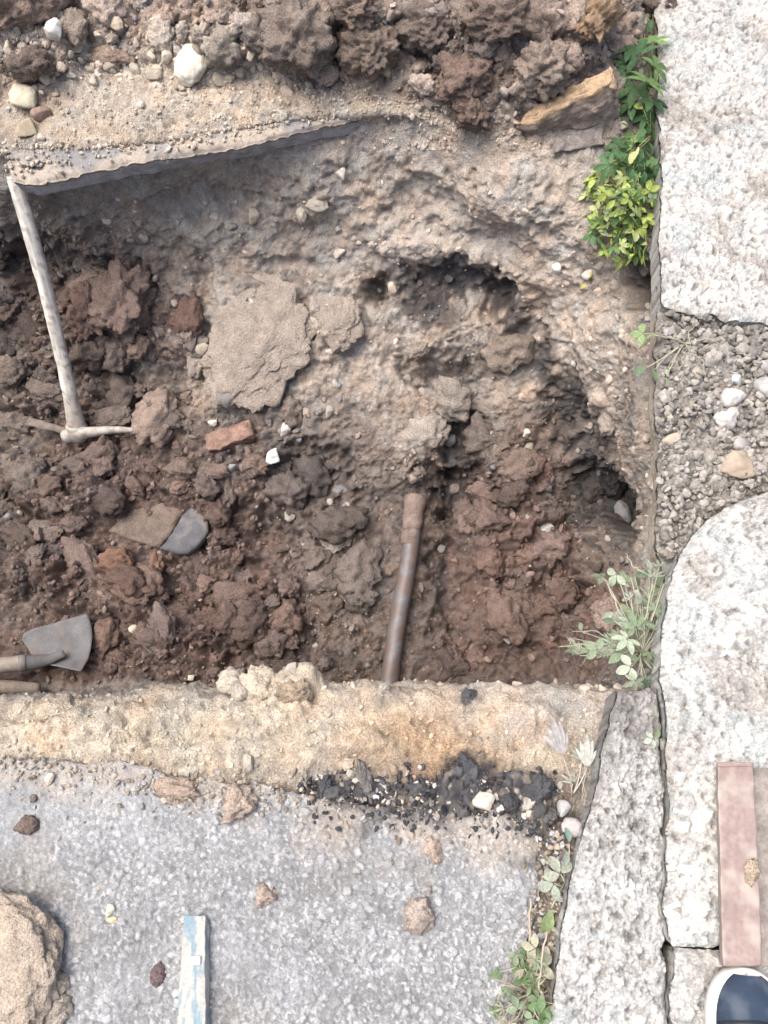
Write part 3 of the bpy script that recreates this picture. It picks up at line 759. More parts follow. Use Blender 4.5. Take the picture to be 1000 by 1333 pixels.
# single stones with their own look
def stone_thing(label, px, py, w, h, color, sink=.25, z=None, k=0, cat='stone', name='stone', spin=0.0):
    return tag(lay(name, STONES[k % len(STONES)], px, py, w, h, color, None, sink, spin, z=z), label, cat)
for a in [
 ('pale stone, white below and tan above, on the sandy rim', 250, 92, 40, 50, (.62, .58, .50), .2, None, 0),
 ('square white stone beside the big tan clod', 71, 42, 27, 27, (.60, .59, .54), .2, None, 1),
 ('yellowish pale stone above the slab corner at the far left', 36, 132, 34, 40, (.46, .42, .32), .2, None, 2),
 ('brown pebble beside the yellowish pale stone', 57, 151, 24, 22, (.23, .16, .13), .2, None, 9),
 ('olive stone resting on the asphalt corner', 38, 172, 26, 32, (.33, .28, .2), .2, .008, 3),
 ('small tan stone in the gravel at the top', 151, 33, 20, 15, (.42, .35, .27), .2, None, 4),
 ('small round cream stone left of the white and tan stone', 219, 74, 16, 17, (.47, .43, .34), .2, None, 5),
 ('bright white quartz lump in the rubble centre', 355, 594, 18, 24, (.72, .76, .76), .15, None, 3),
 ('whitish dull stone just above the bright quartz', 371, 560, 16, 18, (.45, .43, .42), .2, None, 5),
 ('cream triangular stone at the foot of the angular clod', 262, 452, 24, 15, (.40, .36, .29), .2, None, 6),
 ('tiny white stone above the brick fragment', 277, 552, 11, 9, (.55, .50, .44), .2, None, 7),
 ('cream stone right of the shovel blade', 173, 818, 14, 13, (.50, .44, .37), .2, None, 1),
 ('cream stone at the foot of the near wall', 248, 882, 14, 11, (.52, .47, .38), .2, None, 2),
 ('grey stone sticking out of the rubble right of the pipe', 710, 688, 24, 20, (.34, .34, .34), .3, None, 3),
 ('dark glossy grey stone under the right wall', 815, 668, 30, 22, (.16, .16, .165), .3, None, 8),
 ('small white pebble right of the gravel on the right slope', 682, 562, 11, 11, (.55, .52, .48), .2, None, 5),
 ('long grey stone below the small white pebble', 687, 585, 14, 26, (.27, .24, .21), .3, None, 6),
 ('pale stone embedded high in the far wall', 410, 262, 34, 22, (.44, .40, .32), .4, None, 4),
 ('small pale stone beside the one high in the far wall', 392, 276, 13, 22, (.42, .38, .31), .4, None, 7),
 ('round tan stone in the far wall', 329, 281, 18, 20, (.38, .33, .26), .4, None, 5),
 ('grey cracked stone in the rubble above the brick fragment', 300, 514, 34, 30, (.19, .18, .17), .35, None, 8),
 ('flat dark grey stone right of the cracked grey one', 332, 520, 28, 18, (.15, .15, .15), .35, None, 9),
 ('grey oval pebble on the slope above the quartz', 427, 535, 13, 17, (.30, .27, .25), .3, None, 5),
 ('smooth round grey pebble beside the kerb', 732, 1052, 20, 20, (.38, .38, .38), .25, -.004, 5),
 ('angular pinkish-grey stone below the round grey pebble', 744, 1076, 25, 24, (.40, .37, .37), .25, -.004, 2),
 ('pale yellowish stone in the tar at the pavement edge', 629, 1043, 34, 24, (.52, .47, .39), .3, .004, 1),
 ('small white stone beside the pale yellowish one', 651, 1052, 11, 11, (.7, .69, .66), .25, .004, 3),
 ('large brown stone half buried in the gravel strip', 958, 606, 60, 34, (.33, .27, .21), .4, .02, 4),
 ('long white pebble in the gravel strip', 950, 520, 36, 24, (.48, .465, .44), .25, .02, 5),
 ('round white pebble below the long white pebble', 942, 545, 28, 26, (.48, .465, .44), .25, .02, 7),
 ('blue-grey pebble at the upper end of the gravel strip', 957, 496, 16, 18, (.40, .46, .47), .25, .02, 1),
 ('yellow-brown flat stone in the gravel beside the wall edge', 874, 572, 26, 16, (.42, .35, .27), .3, .02, 6),
 ('grey block at the right edge of the gravel strip', 994, 505, 26, 30, (.33, .34, .34), .3, .02, 8),
]:
    stone_thing(*a)

# pebbles that stand out of the two pale slabs
slabs = [o for o in COL.objects if o.name.startswith('concrete_slab')]
for o_, n_, (xa, xb), (ya, yb), z_ in ((slabs[0], 60, (872, 1000), (0, 420), .040), (slabs[1], 34, (880, 1000), (700, 1220), .086)):
    for i in range(n_):
        px, py = random.uniform(xa, xb), random.uniform(ya, yb)
        if o_ is slabs[0] and py > np.interp(px, [860, 1000], [380, 415]): continue
        if o_ is slabs[1] and (px > 925 and py > 980 or py < np.interp(px, [880, 905, 955, 1000], [760, 715, 670, 655])): continue
        s_ = random.choice([8, 10, 13, 17, 22]) * random.uniform(.8, 1.2); g = random.uniform(.24, .60)
        lay('pebble', random.choice(STONES), px, py, s_, s_ * random.uniform(.65, 1.), (g, g * .985, g * random.uniform(.90, .98)), o_, random.uniform(.72, .9), random.uniform(0, 6), z=z_)
# loose gravel over the crumbling concrete strip
foot = [o for o in COL.objects if o.name.startswith('concrete_footing')][0]
for i in range(300):
    px, py = random.uniform(864, 1000), random.uniform(400, 725)
    if py > np.interp(px, [860, 885, 905, 925, 955, 1000], [740, 715, 680, 660, 645, 630]): continue
    if py < np.interp(px, [860, 900, 1000], [400, 415, 440]): continue
    s = random.choice([6, 7, 8, 10, 12, 16]) * random.uniform(.8, 1.2)
    g = random.uniform(.15, .36)
    lay('stone', random.choice(STONES), px, py, s, s * random.uniform(.7, 1.2), (g, g * .96, g * random.uniform(.82, .95)), foot, random.uniform(.4, .65), random.uniform(0, 6), z=.018)

# crumbs nobody could count: over the rubble, the heap and the sand
def crumbs(name, n, weight, size, colour_fn, seed, sub=1, meshes=24, given=None):
    rng = np.random.default_rng(seed)
    DISPV, DNRM, COLR = (globals()['DISPV'], globals()['DNRM'], globals()['COLR']) if given is None else given
    x, y, d = project(DISPV)
    ok = (x > -60) & (x < (900 if given is None else 1100)) & (y > -60) & (y < (1120 if given is None else 1500))
    w = weight(x, y) * ok; w = np.maximum(w, 0) / w.sum()
    idx = rng.choice(len(DISPV), n, p=w)
    protos = [(clod_verts(900 + k, sub, .2, .3, .8, .8) if k % 2 else stone_verts(900 + k, sub, .1, 8, .75, .3)) for k in range(meshes)]
    which = rng.integers(0, meshes, n); sz = size(rng, n)
    ang = rng.uniform(0, 6.28, n); V = []; Fc = []; C = []; off = 0
    nv = len(protos[0][0])
    cols = colour_fn(rng, COLR[idx])
    for k in range(meshes):
        sel = np.nonzero(which == k)[0]
        if not len(sel): continue
        pv, pf = protos[k]
        q = rng.normal(size=(len(sel), 4)); q /= np.linalg.norm(q, axis=1, keepdims=True)
        a, b, c, dd = q.T
        R = np.stack([1-2*(c*c+dd*dd), 2*(b*c-a*dd), 2*(b*dd+a*c), 2*(b*c+a*dd), 1-2*(b*b+dd*dd), 2*(c*dd-a*b), 2*(b*dd-a*c), 2*(c*dd+a*b), 1-2*(b*b+c*c)], 1).reshape(-1, 3, 3)
        vv = np.einsum('nij,nvj->nvi', R, pv[None] * rng.uniform(.5, 1.4, (len(sel), 1, 3))) * sz[sel][:, None, None]
        vv += (DISPV[idx[sel]] + DNRM[idx[sel]] * (sz[sel] * .25)[:, None])[:, None, :]
        V.append(vv.reshape(-1, 3)); C.append(np.repeat(cols[sel], nv, 0))
        Fc.append((pf[None] + (np.arange(len(sel)) * nv)[:, None, None] + off).reshape(-1, 3)); off += len(sel) * nv
    o = link(name, raw_mesh(name, np.concatenate(V), np.concatenate(Fc), np.concatenate(C), False), M_crumb)
    return o
def rubw(x, y): return (np.clip(RUB, 0, 1) ** 2.2 + .012) * ((y < 905) | (y > 985))
cr = crumbs('soil_crumbs', 4600, rubw, lambda r, n: .0028 + .0085 * r.random(n) ** 2.8, lambda r, c: np.clip(c * r.uniform(.8, 1.3, (len(c), 1)), .03, .6), 5, 2)
tag(cr, 'small crumbs of brown earth strewn over the rubble and the heap', 'earth', kind='stuff')
def gravw(x, y): return ((np.abs(y - 120) < 75) & (x < 720)) * 1.0 + (.04 + .16 * RUB) * ((y > 230) & (y < 890)) + .35 * ((y > 905) & (y < 1080)) + .8 * np.exp(-((x - 430) / 60) ** 2 - ((y - 760) / 90) ** 2)
def grc(r, c):
    g = r.uniform(.55, 1.0, (len(c), 1)); pale = np.array([.42, .37, .30]) * g
    k = r.random((len(c), 1)) < .22
    return np.clip(np.where(k, pale, c * r.uniform(.9, 1.5, (len(c), 1))), .03, .7)
gr = crumbs('fine_gravel', 7000, gravw, lambda r, n: .0016 + .0040 * r.random(n) ** 2.4, grc, 6)
tag(gr, 'fine pale grit scattered over the sandy rim and the dug faces', 'gravel', kind='stuff')

# ------------------------------------------------------------------ builders for made things
def tube_geo(pts, radii, n=14, caps=True, flat=None):
    pts = np.asarray(pts, float); radii = np.asarray(radii, float)
    T = np.gradient(pts, axis=0); T /= np.linalg.norm(T, axis=1, keepdims=True)
    ref = np.array([0, 0, 1.]) if abs(T[0][2]) < .8 else np.array([1., 0, 0])
    V = []
    for p, t, r in zip(pts, T, radii):
        a = np.cross(t, ref); a /= np.linalg.norm(a); b = np.cross(a, t)
        ra, rb = (r if np.ndim(r) else (r, r))
        th = np.linspace(0, 2 * math.pi, n, endpoint=False)
        V.append(p + np.outer(np.cos(th) * ra, a) + np.outer(np.sin(th) * rb, b))
    V = np.array(V); m = len(pts)
    idx = np.arange(m * n).reshape(m, n); nx = np.roll(idx, -1, axis=1)
    Fc = np.stack([idx[:-1], nx[:-1], nx[1:], idx[1:]], -1).reshape(-1, 4)
    V = V.reshape(-1, 3)
    if caps:
        V = np.concatenate([V, pts[:1], pts[-1:]]); a, b = m * n, m * n + 1
        c0 = np.stack([np.full(n, a), nx[0], idx[0], np.full(n, a)], 1); c1 = np.stack([np.full(n, b), idx[-1], nx[-1], np.full(n, b)], 1)
        return V, Fc, np.concatenate([c0, c1])[:, :3]
    return V, Fc, None
def poly_mesh(name, V, quads, tris=None, smooth=True, col=None):
    faces = [tuple(int(i) for i in q) for q in quads] + ([tuple(int(i) for i in t) for t in tris] if tris is not None else [])
    me = bpy.data.meshes.new(name); me.from_pydata([tuple(map(float, v)) for v in V], [], faces)
    me.polygons.foreach_set('use_smooth', np.full(len(faces), smooth, bool))
    if col is not None:
        a = me.attributes.new('Col', 'FLOAT_COLOR', 'POINT'); c = np.ones((len(V), 4), np.float32); c[:, :3] = col; a.data.foreach_set('color', c.ravel())
    me.update(); return me
def tube(name, pts, radii, mat, parent=None, n=14, wob=0.0, sub=1, seed=0):
    pts = np.asarray(pts, float)
    if sub > 1:
        radii = np.asarray(radii, float); t = np.linspace(0, len(pts) - 1, (len(pts) - 1) * sub + 1)
        pts = np.stack([np.interp(t, np.arange(len(pts)), pts[:, k]) for k in range(3)], 1)
        radii = np.interp(t, np.arange(len(radii)), radii) if radii.ndim == 1 else np.stack([np.interp(t, np.arange(len(radii)), radii[:, k]) for k in range(2)], 1)
    V, q, tr = tube_geo(pts, radii, n)
    if wob: V = V + np.stack([fbm(V, 30, 3, seed + k) for k in range(3)], 1) * wob
    o = link(name, poly_mesh(name, V, q, tr), mat)
    if parent is not None: o.parent = parent
    return o
def empty(name, label, cat, group=None):
    o = bpy.data.objects.new(name, None); COL.objects.link(o); o.empty_display_size = .05
    return tag(o, label, cat, group)

def cube_grid(n):
    """surface of a unit cube cut n x n per side, shared corners; returns verts in [0,1]^3 and quads"""
    key = {}; V = []; Q = []
    def vid(p):
        k = tuple(round(x * n) for x in p)
        if k not in key: key[k] = len(V); V.append([x / n for x in k])
        return key[k]
    for ax in range(3):
        for side in (0, 1):
            for i in range(n):
                for j in range(n):
                    c = []
                    for (a, b) in ((i, j), (i + 1, j), (i + 1, j + 1), (i, j + 1)):
                        p = [0, 0, 0]; p[ax] = side; p[(ax + 1) % 3] = a / n; p[(ax + 2) % 3] = b / n; c.append(vid(p))
                    Q.append(c if side else c[::-1])
    return np.array(V), np.array(Q)
CG = {n: cube_grid(n) for n in (4, 10, 24)}
def hexa(name, corners, mat, parent=None, n=24, noise=.004, scale=30, seed=0, rnd=.12, color=None, col_fn=None):
    """corners: 8 points ordered z-low then z-high, each (x0y0, x1y0, x1y1, x0y1)"""
    U, Q = CG[n]; c = [np.asarray(q, float) for q in corners]
    x, y, z = U.T[:, :, None]
    lo = (c[0] * (1 - x) + c[1] * x) * (1 - y) + (c[3] * (1 - x) + c[2] * x) * y
    hi = (c[4] * (1 - x) + c[5] * x) * (1 - y) + (c[7] * (1 - x) + c[6] * x) * y
    V = lo * (1 - z) + hi * z
    cen = V.mean(0)
    e = np.abs(U - .5) * 2; e = np.sort(e, axis=1); edge = sstep(1 - rnd * 2, 1, e[:, 1])
    V = V + (cen - V) * (edge * rnd * .35)[:, None]
    if noise: V = V + np.stack([fbm(V, scale, 4, seed + k, .6) for k in range(3)], 1) * noise
    me = raw_mesh(name, V, Q, col_fn(U, V) if col_fn else None)
    return link(name, me, mat, parent, color=color)

# materials of the made things
M_wood = surface_mat('grey_wood', 'flat', .75, .3, ((140, .25, .001), (900, .3, .0006)), ((25, .18), (220, .12)), tint=(16, (.22, .18, .14), .48, .7, .75), color=(.47, .445, .395))
M_shaft = surface_mat('dull_wood', 'flat', .8, .2, ((140, .3, .001),), ((25, .2), (220, .15)), tint=(20, (.16, .13, .11), .48, .7, .7), color=(.30, .275, .235))
M_stick = surface_mat('dark_wood', 'flat', .85, .2, ((140, .4, .001),), ((25, .2), (220, .2)), color=(.21, .175, .145))
M_grain = surface_mat('worn_wood', 'attr', .75, .25, ((300, .3, .001),), ((200, .1),))
M_head = surface_mat('dusty_steel', 'flat', .7, .35, ((200, .4, .001),), ((60, .2),), tint=(40, (.20, .155, .125), .48, .66, .7), color=(.37, .355, .325))
M_buried = surface_mat('earthy_steel', 'flat', .9, .15, ((200, .5, .0015),), ((60, .25),), color=(.165, .14, .122))
M_blade = surface_mat('shovel_steel', 'flat', .7, .3, ((90, .2, .001), (600, .25, .0005)), ((20, .2), (200, .15)), tint=(22, (.17, .13, .105), .5, .72, .6), metallic=.0, color=(.125, .126, .13))
M_pipe = surface_mat('pipe_steel', 'flat', .5, .5, ((60, .25, .0015), (500, .3, .0008)), ((25, .25), (240, .2)), tint=(24, (.115, .085, .072), .40, .55, .95), metallic=.0, color=(.12, .119, .128))
M_rust = surface_mat('rusty_iron', 'flat', .85, .3, ((120, .5, .002), (500, .4, .001)), ((40, .3), (240, .2)), color=(.17, .130, .112))
M_slate = surface_mat('slate', 'object', .75, .3, ((60, .3, .002), (500, .3, .0008)), ((30, .2), (300, .15)), tint=(25, (.26, .22, .19), .52, .75, .6))
M_attr = surface_mat('broken_earth_slab', 'attr', .95, .15, ((220, .8, .004), (800, .5, .0015)), ((60, .25), (400, .25)))
M_redbar = surface_mat('red_oxide_paint', 'flat', .6, .4, ((90, .15, .001), (700, .25, .0005)), ((12, .12), (150, .12)), tint=(34, (.36, .32, .28), .46, .66, .8), color=(.245, .185, .168))
M_flange = surface_mat('dirty_steel', 'flat', .85, .2, ((200, .4, .001),), ((40, .25), (240, .2)), color=(.24, .215, .195))
M_tar = surface_mat('tar', 'object', .7, .35, ((200, .6, .003), (800, .5, .001)), ((60, .35),))
M_sole = surface_mat('white_rubber', 'flat', .6, .35, ((300, .1, .0005),), ((20, .05), (200, .05)), color=(.68, .66, .62))
M_navy = surface_mat('navy_canvas', 'flat', .9, .15, ((1500, .4, .0006),), ((15, .15), (900, .2)), tint=(30, (.13, .15, .17), .5, .75, .5), color=(.032, .048, .075))
M_dark = surface_mat('dark_lining', 'flat', .95, .1, (), (), color=(.03, .03, .035))

# ------------------------------------------------------------------ pickaxe
pk = empty('pickaxe', 'pale wooden-handled pickaxe leaning on the far wall with its head in the rubble', 'pickaxe')
eye = hit(101, 562)[0] + np.array([0, 0, .035])
eye = P(101, 561, eye[2])
topp = P(19, 229, -.058)
hd = (topp - eye); hl = np.linalg.norm(hd); hd /= hl
ts = np.array([-.012, .02, .06, .12, .3, .6, .9, 1.0]); rr = [.024, .025, .0225, .0195, .017, .0165, .018, .019]
bow = np.array([0.008, 0, 0])
hnd = tube('handle', [eye + hd * hl * t + bow * math.sin(math.pi * min(max(t, 0), 1)) for t in ts], rr, M_grain, pk, 24, .0012, 24)
def grain(o, axis, base, dark, seed):
    V = np.array([v.co[:] for v in o.data.vertices]); al = V @ axis; side = V - np.outer(al, axis)
    q = side * 160 + np.outer(al, axis) * 5
    g = fbm(q, 1.0, 3, seed, .6); b_ = fbm(V, 11, 3, seed + 3); sp = sstep(.25, .4, fbm(V, 60, 3, seed + 5))
    c = np.array(base) * (1 + .45 * g + .35 * b_)[:, None]
    c = c * (1 - .6 * sp)[:, None] + np.array(dark) * .6 * sp[:, None]
    mud = sstep(.16, .02, al - al.min() + .06 * b_)[:, None] * .7
    c = c * (1 - mud) + np.array([.22, .175, .145]) * mud
    a = o.data.attributes.new('Col', 'FLOAT_COLOR', 'POINT'); cc = np.ones((len(V), 4), np.float32); cc[:, :3] = np.clip(c, .03, .7); a.data.foreach_set('color', cc.ravel())
grain(hnd, hd, (.50, .48, .435), (.2, .16, .12), 3)
tipR = P(178, 560, hit(178, 560)[0][2] + .045); tipL = P(36, 545, hit(36, 545)[0][2] + .03)
head = tube('head', [eye + (tipR - eye) * t + np.array([0, 0, .012 * math.sin(math.pi * t)]) + np.array([0, -.010, 0]) * (1 - t) for t in (-.22, 0, .2, .5, .8, 1)],
     [(.018, .020), (.020, .024), (.0135, .018), (.0105, .014), (.0085, .010), (.005, .005)], M_head, pk, 12, .0012, 4)
tube('blade', [eye + (tipL - eye) * t + np.array([0, -.006, -.004]) for t in (.1, .35, .7, 1)], [(.012, .014), (.010, .010), (.012, .007), (.014, .004)], M_buried, pk, 12, .003, 4)
tube('socket', [eye - hd * .028, eye - hd * .012, eye + hd * .012, eye + hd * .02], [.018, .027, .028, .0255], M_head, head, 16, .001, 2)

# ------------------------------------------------------------------ shovel
sh = empty('shovel', 'rusty steel shovel lying in the rubble with its shaft running off to the left', 'shovel')
def blade_mesh():
    z0 = hit(85, 835)[0][2] + .035
    S0, S1, T0, T1 = P(24, 826, z0 + .005), P(47, 863, z0 + .028), P(115, 797, z0 + .0), P(106, 874, z0 + .022)
    n, m = 26, 20; V = []
    nrm = np.cross(T0 - S0, S1 - S0); nrm /= np.linalg.norm(nrm); nrm *= np.sign(nrm[2])
    for i in range(n):
        u = i / (n - 1)
        for j in range(m):
            v = j / (m - 1)
            a = S0 * (1 - v) + S1 * v; b = T0 * (1 - v) + T1 * v
            uu = u * (1 + .10 * (1 - (2 * v - 1) ** 2) - .03)
            vv = v
            p = a * (1 - uu) + b * uu
            if u < .12:                                # rounded shoulders
                p = p + ((S0 + S1) / 2 - a) * (1 - u / .12) ** 2 * .45
            p = p - nrm * (.016 * (1 - (2 * v - 1) ** 2)) + nrm * .004 * math.sin(u * 3 + 1)
            V.append(p)
    V = np.array(V); V += nrm * (fbm(V, 25, 3, 5) * .004)[:, None]
    W2 = V - nrm * .0028
    Q = grid_faces(n, m); k = n * m
    idx = np.arange(k).reshape(n, m); ring = np.concatenate([idx[0, :-1], idx[:-1, -1], idx[-1, :0:-1], idx[:0:-1, 0]])
    S = np.stack([ring, np.roll(ring, -1), np.roll(ring, -1) + k, ring + k], 1)
    return raw_mesh('blade', np.concatenate([V, W2]), np.concatenate([Q, Q[:, ::-1] + k, S])), (S0 + S1) / 2, (T0 + T1) / 2, nrm
bm_, smid, tmid, bn = blade_mesh()
blade = link('blade', bm_, M_blade, sh)
n0 = P(56, 862, smid[2] + .02); n1 = P(22, 864, smid[2] + .04)
tube('socket', [P(84, 850, smid[2] + .004), P(66, 858, smid[2] + .012), P(46, 862, smid[2] + .024), P(24, 864, smid[2] + .038)], [(.010, .004), (.014, .011), (.0185, .018), (.021, .021)], M_blade, sh, 14, .001, 5)
tube('shaft', [P(34, 863, smid[2] + .034), P(-20, 868, smid[2] + .055), P(-160, 876, smid[2] + .10), P(-420, 880, smid[2] + .2)], [.0205, .0195, .019, .019], M_shaft, sh, 14, .0012, 6)
st = tube('wooden_stick', [P(-260, 884, -.585), P(-60, 891, -.605), P(20, 895, -.62), P(52, 897, -.635)], [.018, .018, .0175, .013], M_stick, None, 12, .002, 6)
tag(st, 'grey wooden stick half under earth below the shovel shaft', 'stick')

# ------------------------------------------------------------------ pipe
pp = empty('pipe', 'old grey iron water pipe with a rusty coupling crossing the pit floor', 'pipe')
pa = P(541, 652, -.612); pb = P(506, 905, -.652)
body = [pa + (pb - pa) * t + np.array([.004 * math.sin(t * 6), 0, 0]) for t in np.linspace(.02, 1.0, 14)]
barrel = tube('barrel', body, np.full(14, .0225), M_pipe, pp, 20, .0012, 3)
tube('coupling', [pa + (pb - pa) * t for t in (-.03, -.02, .0, .10, .155, .165)], [.018, .028, .029, .027, .026, .022], M_rust, pp, 20, .004, 4)
tube('rust_collar', [pa + (pb - pa) * t for t in (.165, .17, .21, .235, .24)], [.022, .0245, .0245, .024, .022], M_rust, barrel, 20, .002, 3)

# ------------------------------------------------------------------ flat slate, brick fragment, broken slab chunks
def plate(name, pix, lift, thick, color, mat, label, cat, seed=0, tilt=(0, 0)):
    base = hit(*np.mean(pix, axis=0))[0]
    out = []
    for (a, b) in pix:
        out.append(P(a, b, base[2] + lift))
    out = np.array(out + [out[0]]); out = resample(out, 72)[:-1]
    cen = out.mean(0); n = len(out)
    out[:, 2] += (out[:, 0] - cen[0]) * tilt[0] + (out[:, 1] - cen[1]) * tilt[1]
    rad = out - cen
    out = cen + rad * (1 + .06 * fbm(out, 40, 4, seed, .6))[:, None]; rad = out - cen
    rings = [(1.0, -thick), (1.0, -thick * .25), (.965, 0), (.8, .002), (.55, .001), (.25, .002)]
    V = [cen + rad * s + np.array([0, 0, h]) for s, h in rings]
    V = np.concatenate(V + [cen[None]]); V[:, 2] += fbm(V, 30, 4, seed + 2) * .005
    Q = []; T = []
    for r in range(len(rings) - 1):
        for i in range(n): j = (i + 1) % n; Q.append((r * n + i, r * n + j, (r + 1) * n + j, (r + 1) * n + i))
    L = (len(rings) - 1) * n
    for i in range(n): T.append((L + i, L + (i + 1) % n, len(V) - 1))
    return tag(link(name, poly_mesh(name, V, Q, T), mat, color=color), label, cat)
plate('slate', [(206, 712), (222, 694), (240, 668), (262, 655), (271, 672), (272, 692), (262, 706), (243, 721), (222, 718)], .035, .02, (.088, .09, .10), M_slate,
      'flat blue-grey slate with a chipped edge lying in the rubble', 'slate', 3, (.1, .12))
plate('flat_clod', [(140, 690), (170, 664), (215, 655), (240, 662), (222, 694), (206, 712), (180, 705)], .018, .03, (.20, .16, .135), M_clod,
      'smooth flat earth slab left of the blue-grey slate', 'clod', 4, (0, .1))

FLAT = [raw_mesh('flat_clod', *clod_verts(640 + i, 5, .10, .20, .95, .42, .022)) for i in range(7)]
for me in FLAT: me.materials.append(M_clod)
def draped(name, pix, thick, color, label, cat, seed):
    """broad flattish lump bedded in the slope"""
    q = np.array(pix, float); c = (q.max(0) + q.min(0)) / 2; w, h = q.max(0) - q.min(0)
    return tag(lay(name, FLAT[seed % 7], c[0], c[1], w * .88, h * .88, color, None, .55, random.uniform(-.4, .4), thick=thick * 2.0), label, cat)
draped('earth_block', [(272, 372), (300, 352), (338, 358), (372, 392), (402, 440), (392, 500), (352, 528), (312, 505), (280, 452), (264, 415)], .026, (.345, .298, .252),
       'broad pale slab-like block of compacted earth against the far wall', 'earth block', 5)
draped('earth_block', [(428, 372), (462, 368), (470, 410), (452, 452), (424, 440), (408, 400)], .022, (.335, .288, .243), 'smaller pale earth block right of the broad slab-like one', 'earth block', 8)
for k, (cx, cy, w, h, cc) in enumerate([(98, 612, 46, 28, 'B'), (60, 690, 50, 30, 'B'), (310, 775, 46, 34, 'R'), (262, 560, 34, 26, 'B'), (210, 540, 40, 26, 'B'), (440, 690, 40, 46, 'K'), (660, 800, 54, 48, 'R'),
                                        (725, 770, 40, 36, 'R'), (640, 640, 44, 30, 'R'), (150, 540, 36, 28, 'B'), (60, 500, 44, 34, 'B'), (360, 830, 44, 26, 'R'), (210, 800, 44, 30, 'R')]):
    pts = [(cx + w * .62 * math.cos(a) * random.uniform(.75, 1.2), cy + h * .62 * math.sin(a) * random.uniform(.75, 1.2)) for a in np.linspace(0, 6.283, 9)[:-1]]
    o = draped('flat_clod', pts, .012 + .012 * random.random(), tuple(np.array(TY[cc]) * random.uniform(1.0, 1.25)), None, None, 20 + k); o.parent = soil
def hexpix(c): return [P(*q) for q in c]
def brick_col(U, V): return np.clip(np.array([.235, .155, .125]) * (1 + .3 * fbm(V, 40, 3, 7))[:, None], .03, .6)
zb = hit(300, 572)[0][2]
br = hexa('brick_fragment', hexpix([(272, 595, zb - .03), (330, 580, zb - .03), (326, 552, zb - .03), (268, 570, zb - .03),
                                   (270, 588, zb + .028), (331, 566, zb + .035), (326, 545, zb + .03), (266, 566, zb + .025)]), M_attr, None, 24, .007, 30, 3, .2, col_fn=brick_col)
tag(br, 'pinkish-red brick fragment with a cracked top in the middle of the rubble', 'brick')
def chunk_col(U, V):
    c = np.tile(np.array([.27, .215, .178]), (len(V), 1))
    top = sstep(.86, .98, U[:, 2] + .05 * fbm(V, 30, 3, 4))[:, None]
    c = c * (1 - top) + np.array([.37, .27, .175]) * top
    g = sstep(.1, .4, fbm(V, 60, 4, 9))[:, None] * .5 * sstep(.55, .1, U[:, 2])[:, None]
    c = c * (1 - g) + np.array([.34, .31, .27]) * g
    return np.clip(c * (1 + .3 * fbm(V, 35, 3, 6))[:, None], .03, .7)
ch = hexa('slab_chunk', hexpix([(684, 184, .0), (804, 166, .0), (800, 118, .0), (690, 150, .0),
                                (668, 168, .045), (806, 108, .11), (803, 82, .125), (690, 140, .06)]), M_attr, None, 24, .010, 26, 5, .12, col_fn=chunk_col)
tag(ch, 'tilted broken slab chunk with an orange sandy face beside the weeds', 'chunk')
gb = hexa('broken_block', hexpix([(722, 208, -.05), (790, 200, -.05), (792, 160, -.05), (722, 170, -.05),
                                  (720, 200, .012), (786, 188, .012), (788, 155, .012), (722, 165, .012)]), M_attr, None, 24, .006, 30, 8, .15,
          col_fn=lambda U, V: np.clip(np.array([.20, .18, .165]) * (1 + .3 * fbm(V, 45, 3, 8))[:, None], .03, .6))
tag(gb, 'dark grey block sitting under the tilted slab chunk', 'block')

# ------------------------------------------------------------------ things on the pavement
def big_lump():
    V, f = clod_verts(779, 5, .25, .16, .5, .6, .03)
    V = V + V * (fbm(V, 6, 5, 31, .6) * .06)[:, None]
    return raw_mesh('earth_lump', V, f)
lump = lay('earth_lump', big_lump(), 8, 1255, 165, 205, (.42, .355, .285), None, .3, .4, z=0, mat=M_clod, thick=.07)
tag(lump, 'large tan lump of earth on the asphalt in the lower left corner', 'clod')
for a in [
 ('grey lump of earth leaning on the large tan lump', 62, 1282, 52, 44, (.34, .30, .25), .45, 0),
 ('low crumbly grey clod below the large tan lump', 50, 1316, 80, 60, (.34, .30, .25), .5, 0),
 ('small dark brown clod on the asphalt at the left', 37, 1072, 26, 22, (.17, .135, .115), .2, 0),
 ('smallest dark crumb beside the upper left asphalt edge', 45, 1039, 10, 9, (.2, .165, .14), .2, 0),
 ('tan-brown clod on the asphalt just below the sand', 235, 1028, 56, 34, (.36, .285, .23), .35, 0),
 ('pinkish-tan clod on the asphalt right of the tan-brown one', 312, 1043, 42, 46, (.40, .325, .265), .3, 0),
 ('flattened pinkish clod in the middle of the asphalt', 346, 1164, 28, 28, (.40, .33, .28), .45, 0),
 ('round flattened brown clod on the asphalt at the right', 546, 1196, 44, 42, (.36, .31, .27), .5, 0),
 ('small orange-tan clod on the asphalt near the dry weeds', 565, 1105, 24, 30, (.40, .32, .26), .5, 0),
 ('dark reddish crumb on the asphalt left of the painted lath', 206, 1268, 18, 24, (.16, .12, .12), .35, 0),
]:
    clod_thing(a[0], a[1], a[2], a[3], a[4], a[5], a[6], a[7], False, 'soil_clod', 'clod')
for a in [
 ('cream pebble on the asphalt left of the lath', 144, 1184, 13, 14, (.60, .54, .43), .2, .001, 5),
 ('small yellowish pebble just below the cream pebble', 146, 1197, 13, 8, (.50, .45, .27), .2, .001, 7),
 ('cream pebble near the upper left asphalt edge', 66, 1013, 15, 14, (.55, .49, .40), .2, .001, 1),
]:
    stone_thing(*a)
